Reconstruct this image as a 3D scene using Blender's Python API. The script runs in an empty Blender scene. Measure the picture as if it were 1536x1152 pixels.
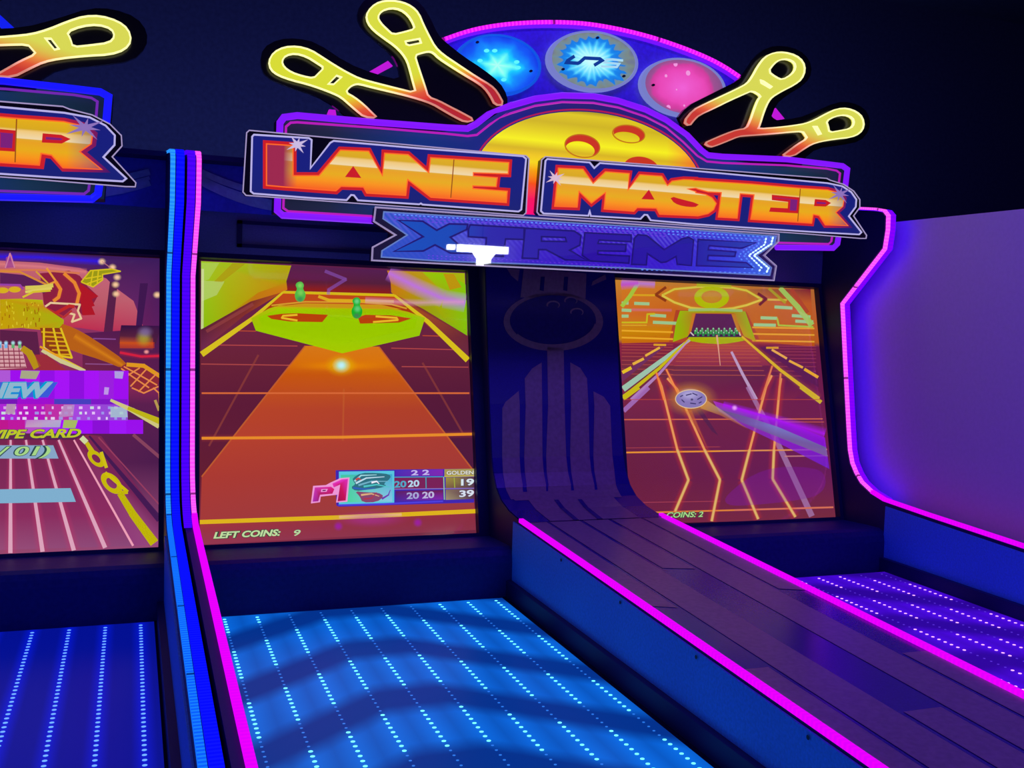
import bpy, math, random
from mathutils import Vector, Matrix
from mathutils.geometry import tessellate_polygon
random.seed(7)
scn = bpy.context.scene
COL = scn.collection

# ------------------------------------------------------------------ camera
F_PX, CX, CY = 1540.25, 768.0, 576.0
CAM = Vector((0, 0, 1.6))
RM = (Matrix.Rotation(-.3566, 3, 'Z') @ Matrix.Rotation(-.0689, 3, 'X') @ Matrix.Rotation(-.0346, 3, 'Y'))
cam_d = bpy.data.cameras.new('camera'); cam = bpy.data.objects.new('camera', cam_d); COL.objects.link(cam)
cam_d.sensor_width = 36; cam_d.lens = F_PX*36/1536; cam_d.clip_end = 60
r_, u_, b_ = RM @ Vector((1,0,0)), RM @ Vector((0,0,1)), -(RM @ Vector((0,1,0)))
cam.matrix_world = Matrix(((r_.x,u_.x,b_.x,0),(r_.y,u_.y,b_.y,0),(r_.z,u_.z,b_.z,1.6),(0,0,0,1)))
scn.camera = cam
scn.view_settings.view_transform = 'Standard'; scn.view_settings.look = 'None'
scn.view_settings.gamma = 1; scn.view_settings.exposure = 0; scn.view_settings.use_curve_mapping = False
scn.cycles.transparent_max_bounces = 48
scn.cycles.max_bounces = 6

def ray(p): return (RM @ Vector(((p[0]-CX)/F_PX, 1, -(p[1]-CY)/F_PX))).normalized()
def on_plane(p, o, n):
    r = ray(p); return CAM + r*((Vector(o)-CAM).dot(n)/r.dot(n))
def at_y(p, y): return on_plane(p, (0,y,0), Vector((0,1,0)))
def at_z(p, z): return on_plane(p, (0,0,z), Vector((0,0,1)))

# machine dimensions (metres)
XC, PITCH = 1.7889, 3.2113          # centre line of the twin machine, distance to its neighbour
XL, XR = .2168, 3.361               # side panels
XD0, XD1 = 1.469, 2.109             # centre divider
ZLANE, YLANE = .4596, 3.7765        # far end of the lanes
ZB, ZT, TILT = .6382, 1.7743, .2407 # screens
SX0, SX1 = .2613, 1.4196
YN = 1.3                            # near end of the machine
def rail_z(y): return .7704 + .0436*(y-3.9)
SN = Vector((0,-1,TILT)).normalized(); SO = Vector((0,4.2,ZB))
def scr_pt(x, z): return Vector((x, 4.2+TILT*(z-ZB), z))
PROFILE = [(4.55,2.205),(4.07,2.15),(4.01,2.138),(3.987,2.118),(3.985,2.054),(3.996,1.97),(4.286,1.707),(4.23,1.357),(4.186,1.094),(4.165,.98),(4.141,.916),
           (4.105,.87),(4.059,.83),(3.98,.795),(3.888,.773)]
PROFILE += [(y, rail_z(y)) for y in (3.6, 3.0, 2.4, 1.8, YN)]
COLUMN = [(4.352,1.86),(4.307,1.605),(4.262,1.39),(4.225,1.2),(4.19,1.05),(4.17,.97),(4.14,.905),(4.095,.85),(4.03,.81),(3.93,.783),(3.765,.765)]

# ------------------------------------------------------------------ colour and materials
def lin(c):
    return tuple((v/12.92 if v <= .04045 else ((v+.055)/1.055)**2.4) for v in c)
def hx(h, a=None):
    c = lin(tuple(int(h[i:i+2],16)/255 for i in (0,2,4)))
    return c if a is None else c+(a,)
MATS = {}
def newmat(name):
    m = bpy.data.materials.new(name); m.use_nodes = True; nt = m.node_tree
    for n in list(nt.nodes): nt.nodes.remove(n)
    out = nt.nodes.new('ShaderNodeOutputMaterial'); return m, nt, out
def plain(name, col, rough=.5, spec=.5, metal=0, bump=0, scale=60, var=.12, coat=0):
    if name in MATS: return MATS[name]
    m, nt, out = newmat(name)
    b = nt.nodes.new('ShaderNodeBsdfPrincipled')
    b.inputs['Roughness'].default_value = rough; b.inputs['Metallic'].default_value = metal
    b.inputs['Specular IOR Level'].default_value = spec
    if coat: b.inputs['Coat Weight'].default_value = coat; b.inputs['Coat Roughness'].default_value = .06
    tc = nt.nodes.new('ShaderNodeTexCoord'); no = nt.nodes.new('ShaderNodeTexNoise')
    no.inputs['Scale'].default_value = scale; nt.links.new(tc.outputs['Object'], no.inputs['Vector'])
    r = nt.nodes.new('ShaderNodeValToRGB'); c = hx(col)
    r.color_ramp.elements[0].position = .3; r.color_ramp.elements[1].position = .7
    r.color_ramp.elements[0].color = tuple(v*(1-var) for v in c)+(1,)
    r.color_ramp.elements[1].color = tuple(min(1,v*(1+var)) for v in c)+(1,)
    nt.links.new(no.outputs['Fac'], r.inputs['Fac']); nt.links.new(r.outputs['Color'], b.inputs['Base Color'])
    if bump:
        bp = nt.nodes.new('ShaderNodeBump'); bp.inputs['Strength'].default_value = bump; bp.inputs['Distance'].default_value = .002
        nt.links.new(no.outputs['Fac'], bp.inputs['Height']); nt.links.new(bp.outputs['Normal'], b.inputs['Normal'])
    nt.links.new(b.outputs['BSDF'], out.inputs['Surface']); MATS[name] = m; return m
def emis(name, col, s=1.0, base='050508', rough=.3):
    if name in MATS: return MATS[name]
    m, nt, out = newmat(name)
    b = nt.nodes.new('ShaderNodeBsdfPrincipled'); b.inputs['Base Color'].default_value = hx(base,1)
    b.inputs['Roughness'].default_value = rough
    b.inputs['Emission Color'].default_value = hx(col,1) if isinstance(col,str) else tuple(col)+(1,)
    b.inputs['Emission Strength'].default_value = s
    nt.links.new(b.outputs['BSDF'], out.inputs['Surface']); MATS[name] = m; return m
def math_(nt, op, a, b=None, c=None):
    n = nt.nodes.new('ShaderNodeMath'); n.operation = op
    for i, v in enumerate((a,b,c)):
        if v is None: continue
        if isinstance(v,(int,float)): n.inputs[i].default_value = v
        else: nt.links.new(v, n.inputs[i])
    return n.outputs[0]
def ramp_node(nt, fac, stops, interp='LINEAR'):
    r = nt.nodes.new('ShaderNodeValToRGB'); cr = r.color_ramp; cr.interpolation = interp
    while len(cr.elements) > 1: cr.elements.remove(cr.elements[-1])
    cr.elements[0].position = stops[0][0]; cr.elements[0].color = hx(stops[0][1],1)
    for p, c in stops[1:]:
        e = cr.elements.new(p); e.color = hx(c,1)
    nt.links.new(fac, r.inputs['Fac']); return r.outputs['Color']
def maprange(nt, v, a, b):
    n = nt.nodes.new('ShaderNodeMapRange'); n.inputs[1].default_value = a; n.inputs[2].default_value = b
    nt.links.new(v, n.inputs[0]); return n.outputs[0]
def xyz(nt):
    tc = nt.nodes.new('ShaderNodeTexCoord'); s = nt.nodes.new('ShaderNodeSeparateXYZ')
    nt.links.new(tc.outputs['Object'], s.inputs[0]); return s.outputs, tc
def mixc(nt, f, a, b):
    n = nt.nodes.new('ShaderNodeMix'); n.data_type = 'RGBA'
    for i, v in ((0,f),(6,a),(7,b)):
        if isinstance(v,(int,float)): n.inputs[i].default_value = v
        elif isinstance(v,tuple): n.inputs[i].default_value = v
        else: nt.links.new(v, n.inputs[i])
    return n.outputs[2]
def ramp_emis(name, axis, lo, hi, stops, s=1.0, fades=()):
    """light-giving print whose colour runs along one axis; fades = (axis, from, to, colour)"""
    if name in MATS: return MATS[name]
    m, nt, out = newmat(name); o, tc = xyz(nt)
    src = o[axis] if isinstance(axis,int) else math_(nt,'ADD',math_(nt,'MULTIPLY',o[0],axis[0]),math_(nt,'MULTIPLY',o[2],axis[1]))
    col = ramp_node(nt, maprange(nt, src, lo, hi), stops)
    for ax, a, b, c in fades:
        col = mixc(nt, maprange(nt, o[ax], a, b), col, hx(c,1))
    p = nt.nodes.new('ShaderNodeBsdfPrincipled'); p.inputs['Base Color'].default_value = (.01,.01,.015,1)
    p.inputs['Roughness'].default_value = .35
    nt.links.new(col, p.inputs['Emission Color']); p.inputs['Emission Strength'].default_value = s
    nt.links.new(p.outputs['BSDF'], out.inputs['Surface']); MATS[name] = m; return m
def strip_mat(name, c_hi, c_lo, s, pitch=.0166, seams=True):
    """LED tape: bright chips at a fixed pitch along the tape (u = metres)"""
    if name in MATS: return MATS[name]
    m, nt, out = newmat(name)
    uv = nt.nodes.new('ShaderNodeUVMap'); sp = nt.nodes.new('ShaderNodeSeparateXYZ'); nt.links.new(uv.outputs[0], sp.inputs[0])
    w = math_(nt,'MULTIPLY', sp.outputs[0], 2*math.pi/pitch)
    w = math_(nt,'SINE', w); w = maprange(nt, w, -.6, .8)
    col = mixc(nt, w, hx(c_lo,1), hx(c_hi,1))
    st = s
    if seams:
        fr = math_(nt,'FRACT', math_(nt,'MULTIPLY', sp.outputs[0], 2.0))
        gap = math_(nt,'GREATER_THAN', fr, .022)
        st = math_(nt,'MULTIPLY', math_(nt,'ADD', math_(nt,'MULTIPLY', gap, .75), .25), s)
    e = nt.nodes.new('ShaderNodeEmission'); nt.links.new(col, e.inputs[0])
    if isinstance(st,(int,float)): e.inputs[1].default_value = st
    else: nt.links.new(st, e.inputs[1])
    nt.links.new(e.outputs[0], out.inputs['Surface']); MATS[name] = m; return m
def art_mat():
    if 'screen picture' in MATS: return MATS['screen picture']
    m, nt, out = newmat('screen picture')
    a = nt.nodes.new('ShaderNodeVertexColor'); a.layer_name = 'col'
    e = nt.nodes.new('ShaderNodeEmission'); nt.links.new(a.outputs['Color'], e.inputs[0])
    t = nt.nodes.new('ShaderNodeBsdfTransparent'); mx = nt.nodes.new('ShaderNodeMixShader')
    nt.links.new(a.outputs['Alpha'], mx.inputs[0]); nt.links.new(t.outputs[0], mx.inputs[1]); nt.links.new(e.outputs[0], mx.inputs[2])
    nt.links.new(mx.outputs[0], out.inputs['Surface']); MATS['screen picture'] = m; return m
def glass_mat(name='screen glass', ior=1.5, rough=.04, boost=1.0):
    if name in MATS: return MATS[name]
    m, nt, out = newmat(name)
    t = nt.nodes.new('ShaderNodeBsdfTransparent'); g = nt.nodes.new('ShaderNodeBsdfGlossy'); g.inputs['Roughness'].default_value = rough
    f = nt.nodes.new('ShaderNodeFresnel'); f.inputs[0].default_value = ior; mx = nt.nodes.new('ShaderNodeMixShader')
    nt.links.new(math_(nt,'MULTIPLY', f.outputs[0], boost), mx.inputs[0])
    nt.links.new(t.outputs[0], mx.inputs[1]); nt.links.new(g.outputs[0], mx.inputs[2])
    nt.links.new(mx.outputs[0], out.inputs['Surface']); MATS[name] = m; return m
def lane_mat(name, c_hi, c_lo, base, a0, step, n0, mode, s=1.0):
    """back-lit lane: the panel under the chips glows where the chips run bright; arcs travel down the lane"""
    if name in MATS: return MATS[name]
    m, nt, out = newmat(name); o, tc = xyz(nt)
    k = math_(nt,'DIVIDE', math_(nt,'SUBTRACT', o[0], a0-XC), step)                 # row coordinate 0..9
    if mode == 'wave':
        d = math_(nt,'ABSOLUTE', math_(nt,'SUBTRACT', k, n0[0]))
        d = math_(nt,'MAXIMUM', math_(nt,'SUBTRACT', d, .8), 0.0)
        # dots are counted from the far end, y falls by .0306 per dot
        nn = math_(nt,'DIVIDE', math_(nt,'SUBTRACT', 3.765-2.9, o[1]), .0306)
        ph = math_(nt,'SUBTRACT', nn, math_(nt,'ADD', math_(nt,'MULTIPLY', d, 3.0*n0[2]), n0[1]))
        w = math_(nt,'COSINE', math_(nt,'MULTIPLY', math_(nt,'SUBTRACT', ph, 4.0), 2*math.pi/15))
        w = maprange(nt, w, -.75, .35)
    else:
        fr = math_(nt,'FRACT', math_(nt,'ADD', k, 10.5))
        w = math_(nt,'SUBTRACT', 1.0, math_(nt,'MULTIPLY', math_(nt,'ABSOLUTE', math_(nt,'SUBTRACT', fr, .5)), 3.6))
        w = math_(nt,'MAXIMUM', w, 0.0)
    fr2 = math_(nt,'ABSOLUTE', math_(nt,'SUBTRACT', math_(nt,'FRACT', math_(nt,'ADD', k, 10.5)), .5))
    w2 = math_(nt,'MULTIPLY', w, math_(nt,'SUBTRACT', 1.0, math_(nt,'MULTIPLY', fr2, .9)))
    no = nt.nodes.new('ShaderNodeTexNoise'); no.inputs['Scale'].default_value = 3; nt.links.new(tc.outputs['Object'], no.inputs['Vector'])
    w2 = math_(nt,'MULTIPLY', w2, math_(nt,'ADD', math_(nt,'MULTIPLY', no.outputs['Fac'], .5), .75))
    col = mixc(nt, w2, hx(c_lo,1), hx(c_hi,1))
    p = nt.nodes.new('ShaderNodeBsdfPrincipled'); p.inputs['Base Color'].default_value = hx(base,1); p.inputs['Roughness'].default_value = .3; p.inputs['Specular IOR Level'].default_value = .04
    nt.links.new(col, p.inputs['Emission Color']); p.inputs['Emission Strength'].default_value = s
    nt.links.new(p.outputs['BSDF'], out.inputs['Surface']); MATS[name] = m; return m

# ------------------------------------------------------------------ mesh helpers
class MB:
    def __init__(s): s.v=[]; s.f=[]; s.mi=[]; s.uv={}; s.c={}
    def face(s, ids, mi=0): s.f.append(tuple(ids)); s.mi.append(mi)
    def box(s, a, b, mi=0):
        x0,y0,z0=a; x1,y1,z1=b; n=len(s.v)
        s.v += [Vector(p) for p in ((x0,y0,z0),(x1,y0,z0),(x1,y1,z0),(x0,y1,z0),(x0,y0,z1),(x1,y0,z1),(x1,y1,z1),(x0,y1,z1))]
        for q in ((0,3,2,1),(4,5,6,7),(0,1,5,4),(1,2,6,5),(2,3,7,6),(3,0,4,7)): s.face([n+i for i in q], mi)
    def prism(s, loops, front, back, mi=0, mside=None):
        """loops of 2D points; front/back map a 2D point to 3D"""
        n=len(s.v); flat=[p for l in loops for p in l]; N=len(flat)
        tr = tessellate_polygon([[Vector((p[0],p[1],0)) for p in l] for l in loops])
        s.v += [front(p) for p in flat]+[back(p) for p in flat]
        for t in tr:
            s.face([n+i for i in t], mi); s.face([n+N+i for i in reversed(t)], mi if mside is None else mside)
        k=0
        for l in loops:
            L=len(l)
            for i in range(L):
                a,b=k+i,k+(i+1)%L; s.face((n+a,n+b,n+N+b,n+N+a), mi if mside is None else mside)
            k+=L
    def sweep(s, pts, w, h, nrm=(0,-1,0), closed=False, mi=0, rnd=0):
        """bar of width w (across) and height h (along nrm) following pts; rnd>0 gives a round section with rnd sides"""
        P=[Vector(p) for p in pts]; N=len(P); n0=len(s.v); nrm=Vector(nrm).normalized(); K=rnd or 4; acc=0
        base=len(s.v); us=[]
        for i,p in enumerate(P):
            a=P[(i-1)%N] if (closed or i>0) else None; b=P[(i+1)%N] if (closed or i<N-1) else None
            t1=(p-a).normalized() if a is not None and (p-a).length>1e-9 else None
            t2=(b-p).normalized() if b is not None and (b-p).length>1e-9 else None
            t=(t1+t2) if (t1 and t2) else (t1 or t2)
            if t.length<1e-6: t=t2
            t=t.normalized(); side=t.cross(nrm)
            if side.length<1e-6: side=Vector((1,0,0))
            side.normalize(); up=side.cross(t).normalized()
            if up.dot(nrm)<0: up=-up
            k=1.0
            if t1 and t2:
                c=max(.45,math.sqrt(max(0,(1+t1.dot(t2))/2))); k=1/c
            if i: acc+=(p-P[i-1]).length
            us.append(acc)
            if rnd:
                for j in range(K):
                    an=2*math.pi*j/K; s.v.append(p+side*math.cos(an)*w/2*k+up*math.sin(an)*h/2)
            else:
                for sx,sy in ((-1,-1),(1,-1),(1,1),(-1,1)): s.v.append(p+side*sx*w/2*k+up*sy*h/2)
        M=N if closed else N-1
        for i in range(M):
            j=(i+1)%N
            for q in range(K):
                r=(q+1)%K; s.uv[len(s.f)]=((us[i],0),(us[i],1),(us[i+1] if i+1<N else us[i]+(P[0]-P[i]).length,1),(us[i+1] if i+1<N else us[i]+(P[0]-P[i]).length,0))
                s.face((base+i*K+q,base+i*K+r,base+j*K+r,base+j*K+q), mi)
        if not closed:
            s.face([base+q for q in reversed(range(K))], mi); s.face([base+(N-1)*K+q for q in range(K)], mi)
    def build(s, name, mats, parent=None, origin=None, smooth=False, props=None):
        if origin is None: origin = parent_origin(parent)
        me=bpy.data.meshes.new(name); me.from_pydata([v-origin for v in s.v],[],s.f)
        if not isinstance(mats,(list,tuple)): mats=[mats]
        for m in mats: me.materials.append(m)
        if s.uv:
            ul=me.uv_layers.new(name='UVMap')
            for p in me.polygons:
                if p.index in s.uv:
                    for li,uv in zip(p.loop_indices,s.uv[p.index]): ul.data[li].uv=uv
        for p,m in zip(me.polygons,s.mi): p.material_index=m; p.use_smooth=smooth
        me.update()
        o=bpy.data.objects.new(name,me); COL.objects.link(o)
        if parent is None: o.location=origin
        else: o.parent=parent
        if props:
            for k,v in props.items(): o[k]=v
        return o
def parent_origin(p):
    o=Vector((0,0,0))
    while p is not None: o+=Vector(p.location); p=p.parent
    return o
def thing(name, loc, label, cat, group=None):
    o=bpy.data.objects.new(name,None); COL.objects.link(o); o.location=loc; o.empty_display_size=.2
    o['label']=label; o['category']=cat
    if group: o['group']=group
    return o
def T(ox, oy, s, pts): return [(ox+x/s, oy+y/s) for x,y in pts]
def chaikin(l, it=2, closed=True):
    for _ in range(it):
        r=[]
        N=len(l)
        rng=range(N) if closed else range(N-1)
        if not closed: r.append(l[0])
        for i in rng:
            a,b=l[i],l[(i+1)%N]
            r.append((a[0]*.75+b[0]*.25,a[1]*.75+b[1]*.25)); r.append((a[0]*.25+b[0]*.75,a[1]*.25+b[1]*.75))
        if not closed: r.append(l[-1])
        l=r
    return l
def ell(cx,cy,rx,ry,sh=0,n=40,a0=0,a1=360):
    full=(a1-a0)>=360
    m=n if full else n+1
    out=[]
    for i in range(m):
        a=math.radians(a0+(a1-a0)*i/n); dx=rx*math.cos(a)
        out.append((cx+dx, cy+sh*dx-ry*math.sin(a)))
    return out

# ------------------------------------------------------------------ pictures shown on the screens
class Art:
    def __init__(s, step=.00007): s.v=[]; s.f=[]; s.c=[]; s.k=0; s.step=step
    def P(s, p): return on_plane(p, SO+SN*(s.step*s.k+.0008), SN)
    def poly(s, pts, col, a=1.0, smooth=0, holes=()):
        if smooth: pts=chaikin(pts, smooth)
        s.k+=1; n=len(s.v); loops=[pts]+list(holes); flat=[p for l in loops for p in l]
        tr=tessellate_polygon([[Vector((p[0],p[1],0)) for p in l] for l in loops])
        s.v+=[s.P(p) for p in flat]
        if callable(col): s.c+=[tuple(col(p)) for p in flat]
        elif isinstance(col,(list,tuple)) and isinstance(col[0],str): s.c+=[hx(c,a) for c in col]
        else: s.c+=[hx(col,a)]*len(flat)
        s.f+=[tuple(n+i for i in t) for t in tr]
    def grid(s, quad, rows):
        """quad TL,TR,BR,BL; rows = list of (t, colour left, colour right)"""
        s.k+=1; n=len(s.v); tl,tr,br,bl=quad; NX=8
        L=lambda a,b,t:(a[0]+(b[0]-a[0])*t,a[1]+(b[1]-a[1])*t)
        for t,cl,cr in rows:
            a,b=L(tl,bl,t),L(tr,br,t)
            for i in range(NX+1):
                q=i/NX; s.v.append(s.P(L(a,b,q))); c0,c1=hx(cl),hx(cr); s.c.append(tuple(c0[j]+(c1[j]-c0[j])*q for j in range(3))+(1,))
        for r in range(len(rows)-1):
            for i in range(NX):
                a=n+r*(NX+1)+i; s.f.append((a,a+1,a+NX+2,a+NX+1))
    def line(s, pts, w, col, a=1.0, w1=None, glow=None, gw=3.0, ga=.5):
        if glow: s.glowline(pts, w*gw, glow, ga, (w1 or w)*gw)
        w1=w if w1 is None else w1
        s.k+=1; N=len(pts)
        for i in range(N-1):
            p,q=pts[i],pts[i+1]; dx,dy=q[0]-p[0],q[1]-p[1]; L=math.hypot(dx,dy) or 1; nx,ny=-dy/L,dx/L
            wa=w+(w1-w)*i/max(1,N-1); wb=w+(w1-w)*(i+1)/max(1,N-1); n=len(s.v)
            ex=0.25*wa
            p=(p[0]-dx/L*ex*(i>0),p[1]-dy/L*ex*(i>0)); q=(q[0]+dx/L*ex*(i<N-2),q[1]+dy/L*ex*(i<N-2))
            for z,ww,sg in ((p,wa,1),(p,wa,-1),(q,wb,-1),(q,wb,1)): s.v.append(s.P((z[0]+nx*ww/2*sg,z[1]+ny*ww/2*sg)))
            s.c+=[hx(col,a)]*4; s.f.append((n,n+1,n+2,n+3))
    def glowline(s, pts, w, col, a=.5, w1=None):
        w1=w if w1 is None else w1; s.k+=1; N=len(pts)
        for i in range(N-1):
            p,q=pts[i],pts[i+1]; dx,dy=q[0]-p[0],q[1]-p[1]; L=math.hypot(dx,dy) or 1; nx,ny=-dy/L,dx/L
            wa=w+(w1-w)*i/max(1,N-1); wb=w+(w1-w)*(i+1)/max(1,N-1); n=len(s.v)
            for z,ww in ((p,wa),(q,wb)):
                for sg,al in ((1,0),(.4,a*.5),(0,a),(-.4,a*.5),(-1,0)):
                    s.v.append(s.P((z[0]+nx*ww/2*sg,z[1]+ny*ww/2*sg))); s.c.append(hx(col,al))
            for j in range(4): s.f.append((n+j,n+j+1,n+5+j+1,n+5+j))
    def glow(s, c, rx, ry, col, a=1.0, core=.0):
        s.k+=1; n=len(s.v); s.v.append(s.P(c)); s.c.append(hx(col,a)); K=28; R=[(.35,.8),(.6,.4),(.8,.14),(1,0)]
        for rr,al in R:
            for i in range(K):
                an=2*math.pi*i/K; s.v.append(s.P((c[0]+rx*rr*math.cos(an),c[1]+ry*rr*math.sin(an)))); s.c.append(hx(col,a*al))
        for i in range(K): s.f.append((n,n+1+i,n+1+(i+1)%K))
        for r in range(len(R)-1):
            for i in range(K):
                a_=n+1+r*K; s.f.append((a_+i,a_+(i+1)%K,a_+K+(i+1)%K,a_+K+i))
    def text(s, txt, p0, p1, h, col, a=1.0, shear=0., bold=.02, drop=None, dw=.06):
        """text whose baseline runs p0->p1 and whose capitals are h px high"""
        for c,b in ([(drop,bold+dw)] if drop else [])+[(col,bold)]:
            vs,fs=glyphs(txt,b,shear); x0=min(v[0] for v in vs); x1=max(v[0] for v in vs); y1=max(v[1] for v in vs) if False else .72
            s.k+=1; n=len(s.v)
            ux=((p1[0]-p0[0])/(x1-x0),(p1[1]-p0[1])/(x1-x0))
            for v in vs: s.v.append(s.P((p0[0]+ux[0]*(v[0]-x0), p0[1]+ux[1]*(v[0]-x0)-h*v[1]/y1))); s.c.append(hx(c,a))
            s.f+=[tuple(n+i for i in f) for f in fs]
    def build(s, name, parent, label=None):
        o=parent_origin(parent); me=bpy.data.meshes.new(name); me.from_pydata([v-o for v in s.v],[],s.f)
        ca=me.color_attributes.new('col','FLOAT_COLOR','POINT')
        for i,c in enumerate(s.c): ca.data[i].color=c
        me.materials.append(art_mat()); ob=bpy.data.objects.new(name,me); COL.objects.link(ob); ob.parent=parent
        if label: ob['label']=label
        return ob
GL={}
def glyphs(txt,bold,shear):
    k=(txt,bold,shear)
    if k in GL: return GL[k]
    cu=bpy.data.curves.new('t','FONT'); cu.body=txt; cu.offset=bold; cu.shear=shear; cu.resolution_u=4
    ob=bpy.data.objects.new('t',cu); COL.objects.link(ob)
    dg=bpy.context.evaluated_depsgraph_get(); me=ob.evaluated_get(dg).to_mesh()
    vs=[(v.co.x,v.co.y) for v in me.vertices]; fs=[tuple(p.vertices) for p in me.polygons]
    ob.evaluated_get(dg).to_mesh_clear(); bpy.data.objects.remove(ob); bpy.data.curves.remove(cu)
    GL[k]=(vs,fs); return GL[k]
def lerp(a,b,t): return (a[0]+(b[0]-a[0])*t, a[1]+(b[1]-a[1])*t)
def art_middle():
    """pink and orange bowling lane with a green target plate"""
    A=Art(); c=lambda *p:T(290,380,2.56,p); s1=lambda *p:T(300,390,6.776,p); s2=lambda *p:T(500,390,6.776,p)
    Q=[(301,391),(699,406),(716,800),(299,820)]
    A.grid(Q,[(0,'64204a','5c1f4a'),(.25,'6e2540','6a2340'),(.35,'6a2338','62203a'),(.5,'5f1c38','551a3a'),(.75,'631d30','4e1a3c'),(1,'8c3048','702840')])
    A.poly(c((372,46),(745,66),(757,118),(755,155),(360,143),(357,110)),['5a2050','542052','54203c','8c1e18','961f14','621e38'])
    A.poly(c((345,148),(772,160),(892,246),(868,314),(242,295),(222,248)),'a83a12')
    A.poly(c((345,148),(772,160),(830,200),(290,192)),'c0481a')
    # side walls
    A.poly(c((30,30),(376,47),(357,108),(361,140),(200,215),(30,292)),['a0c81e','b0a408','b09a08','c88410','b4a008','8cc010'])
    A.poly(c((200,215),(361,140),(357,112),(250,150),(140,228)),['b87414','d07818','c08c10','c47c10','a8a00c'])
    A.poly(c((30,36),(100,36),(60,100),(30,110)),'b8d86a',.45)
    A.poly(c((30,105),(120,108),(90,160),(30,185)),'c0d880',.5)
    A.poly(c((150,38),(200,40),(110,110),(80,108)),'b08c10',.55)
    A.poly(c((744,66),(1042,76),(1052,316),(880,212),(760,150),(758,112)),['c87c20','a8b810','84c010','a09810','c87a12','c07818'])
    A.poly(c((880,72),(980,76),(1045,120),(1048,190),(960,150)),['98c808','90c808','80c80c','88c80c','a0b010'],.9)
    A.poly(c((960,78),(1000,80),(1030,130),(985,140)),'c88810',.8)
    A.poly(c((900,160),(1050,180),(1052,300),(960,250)),['b0a008','80c410','84c40c','a0ac08'],.8)
    A.line(c((36,60),(34,290)),4,'e0e0b0',.6); 
    # gutters
    A.poly(c((30,292),(220,185),(345,148),(200,235),(30,375)),['5a2038','742a2e','b05018','86302c','702a50'])
    A.line(c((50,300),(230,195)),5,'a04848',.45)
    A.poly(c((760,150),(880,212),(1052,316),(1054,400),(960,335),(800,185)),['c06420','742c30','6c2838','6a2a44','7a2e36','b05018'])
    # lane cross lines
    for (a,b,w,cl) in (((150,297),(240,299),2,'c85028'),((100,352),(400,356),2.4,'b84848'),((30,425),(380,430),2.6,'b04848'),((880,316),(960,318),2,'c85028'),((760,364),(1010,370),2.4,'b84848'),((800,435),(1056,437),2.6,'b04848')):
        A.line(c(a,b),w/2.56*1.6,cl,.9)
    A.line(c((250,390),(60,740)),3,'9a4438',.5); A.line(c((880,420),(1040,700)),3,'9a4438',.45)
    # central orange runway
    A.grid(c((430,355),(712,358),(897,600),(237,600)),[(0,'d87818','d87818'),(.25,'d8700c','dc760c'),(.45,'c8560e','c85a10'),(1,'b8442a','b0402a')])
    A.grid(c((237,600),(897,600),(1072,830),(32,858)),[(0,'b8442a','b0402a'),(.5,'b4402c','aa3c30'),(1,'ac3a30','a43a34')])
    A.grid(c((32,858),(1072,830),(1084,1062),(24,1118)),[(0,'ac3a30','a43a34'),(.6,'a43a38','9c3c40'),(.75,'9c3440','8e2c40'),(1,'943850','8a3248')])
    A.line(c((430,355),(32,858)),2.2,'c8602c',.8); A.line(c((712,358),(1072,830)),2.2,'c8602c',.8)
    A.line(c((578,520),(574,720)),2.5,'c86830',.35)
    A.glow((512,549),86,9,'f09000',.6)
    A.line(c((32,537),(1060,537)),2.6,'d86838',.95)
    A.line(c((32,710),(570,706),(1070,694)),4.2,'e88c28',1,glow='e05020',ga=.25)
    # rails
    A.line(c((32,388),(225,252),(345,149)),9,'d8c020',1,w1=3); A.line(c((345,149),(560,155),(772,161)),4,'d8b818',1)
    A.line(c((772,161),(900,262),(1054,410)),3.5,'d8c01c',1,w1=9)
    # target plate
    A.poly(c((222,250),(290,212),(330,200),(520,196),(740,205),(825,225),(890,248),(868,316),(572,384),(240,297)),['a8c008','b0c008','bcc008','c8a810','c89c10','b0b808','a0c808','98c808','a8cc00','9ccc00'])
    A.poly(c((250,245),(330,212),(760,215),(860,246),(850,290),(570,345),(262,280)),['9ac800','a4cc00','a0bc00','98c800','9ac800','a0cc00','9cc800'])
    A.poly(c((300,205),(430,192),(720,197),(800,215),(700,212),(420,206)),'cc941a')
    A.line(c((300,200),(430,186),(640,188),(760,196),(820,212)),2.4,'d8a030',.9)
    A.line(c((480,165),(520,180),(770,185)),4.5,'e0b020',.9)
    for pts in ((( 283,240),(340,232),(400,230),(518,236),(495,264),(370,262),(300,252)),):
        A.poly(c(*pts),'b8400c'); A.line(c((400,236),(345,240),(340,248),(400,258)),3,'e8b828')
    A.poly(c((632,246),(660,236),(760,238),(838,250),(790,266),(640,270)),'b8400c')
    A.line(c((700,242),(780,248),(785,256),(690,264)),3,'e8b828')
    # pins
    for (x,y,h,c1,c2,c3) in ((410,188,82,'88d860','50b848','3c8a5c'),(628,252,86,'70d890','18b028','487858')):
        k=h/84
        A.poly(c((x-8,y-78*k),(x-18,y-70*k),(x-12,y-52*k),(x-20,y-34*k),(x-16,y-8*k),(x,y),(x+16,y-8*k),(x+21,y-34*k),(x+10,y-52*k),(x+14,y-70*k),(x+6,y-80*k)),[c1,c1,c1,c2,c3,c3,c3,c2,c1,c1,c1],smooth=1) if False else \
        A.poly(chaikin(c((x-10,y-80*k),(x-19,y-68*k),(x-10,y-52*k),(x-22,y-34*k),(x-17,y-8*k),(x,y),(x+17,y-8*k),(x+23,y-34*k),(x+10,y-52*k),(x+16,y-68*k),(x+6,y-82*k)),2),c2)
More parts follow.
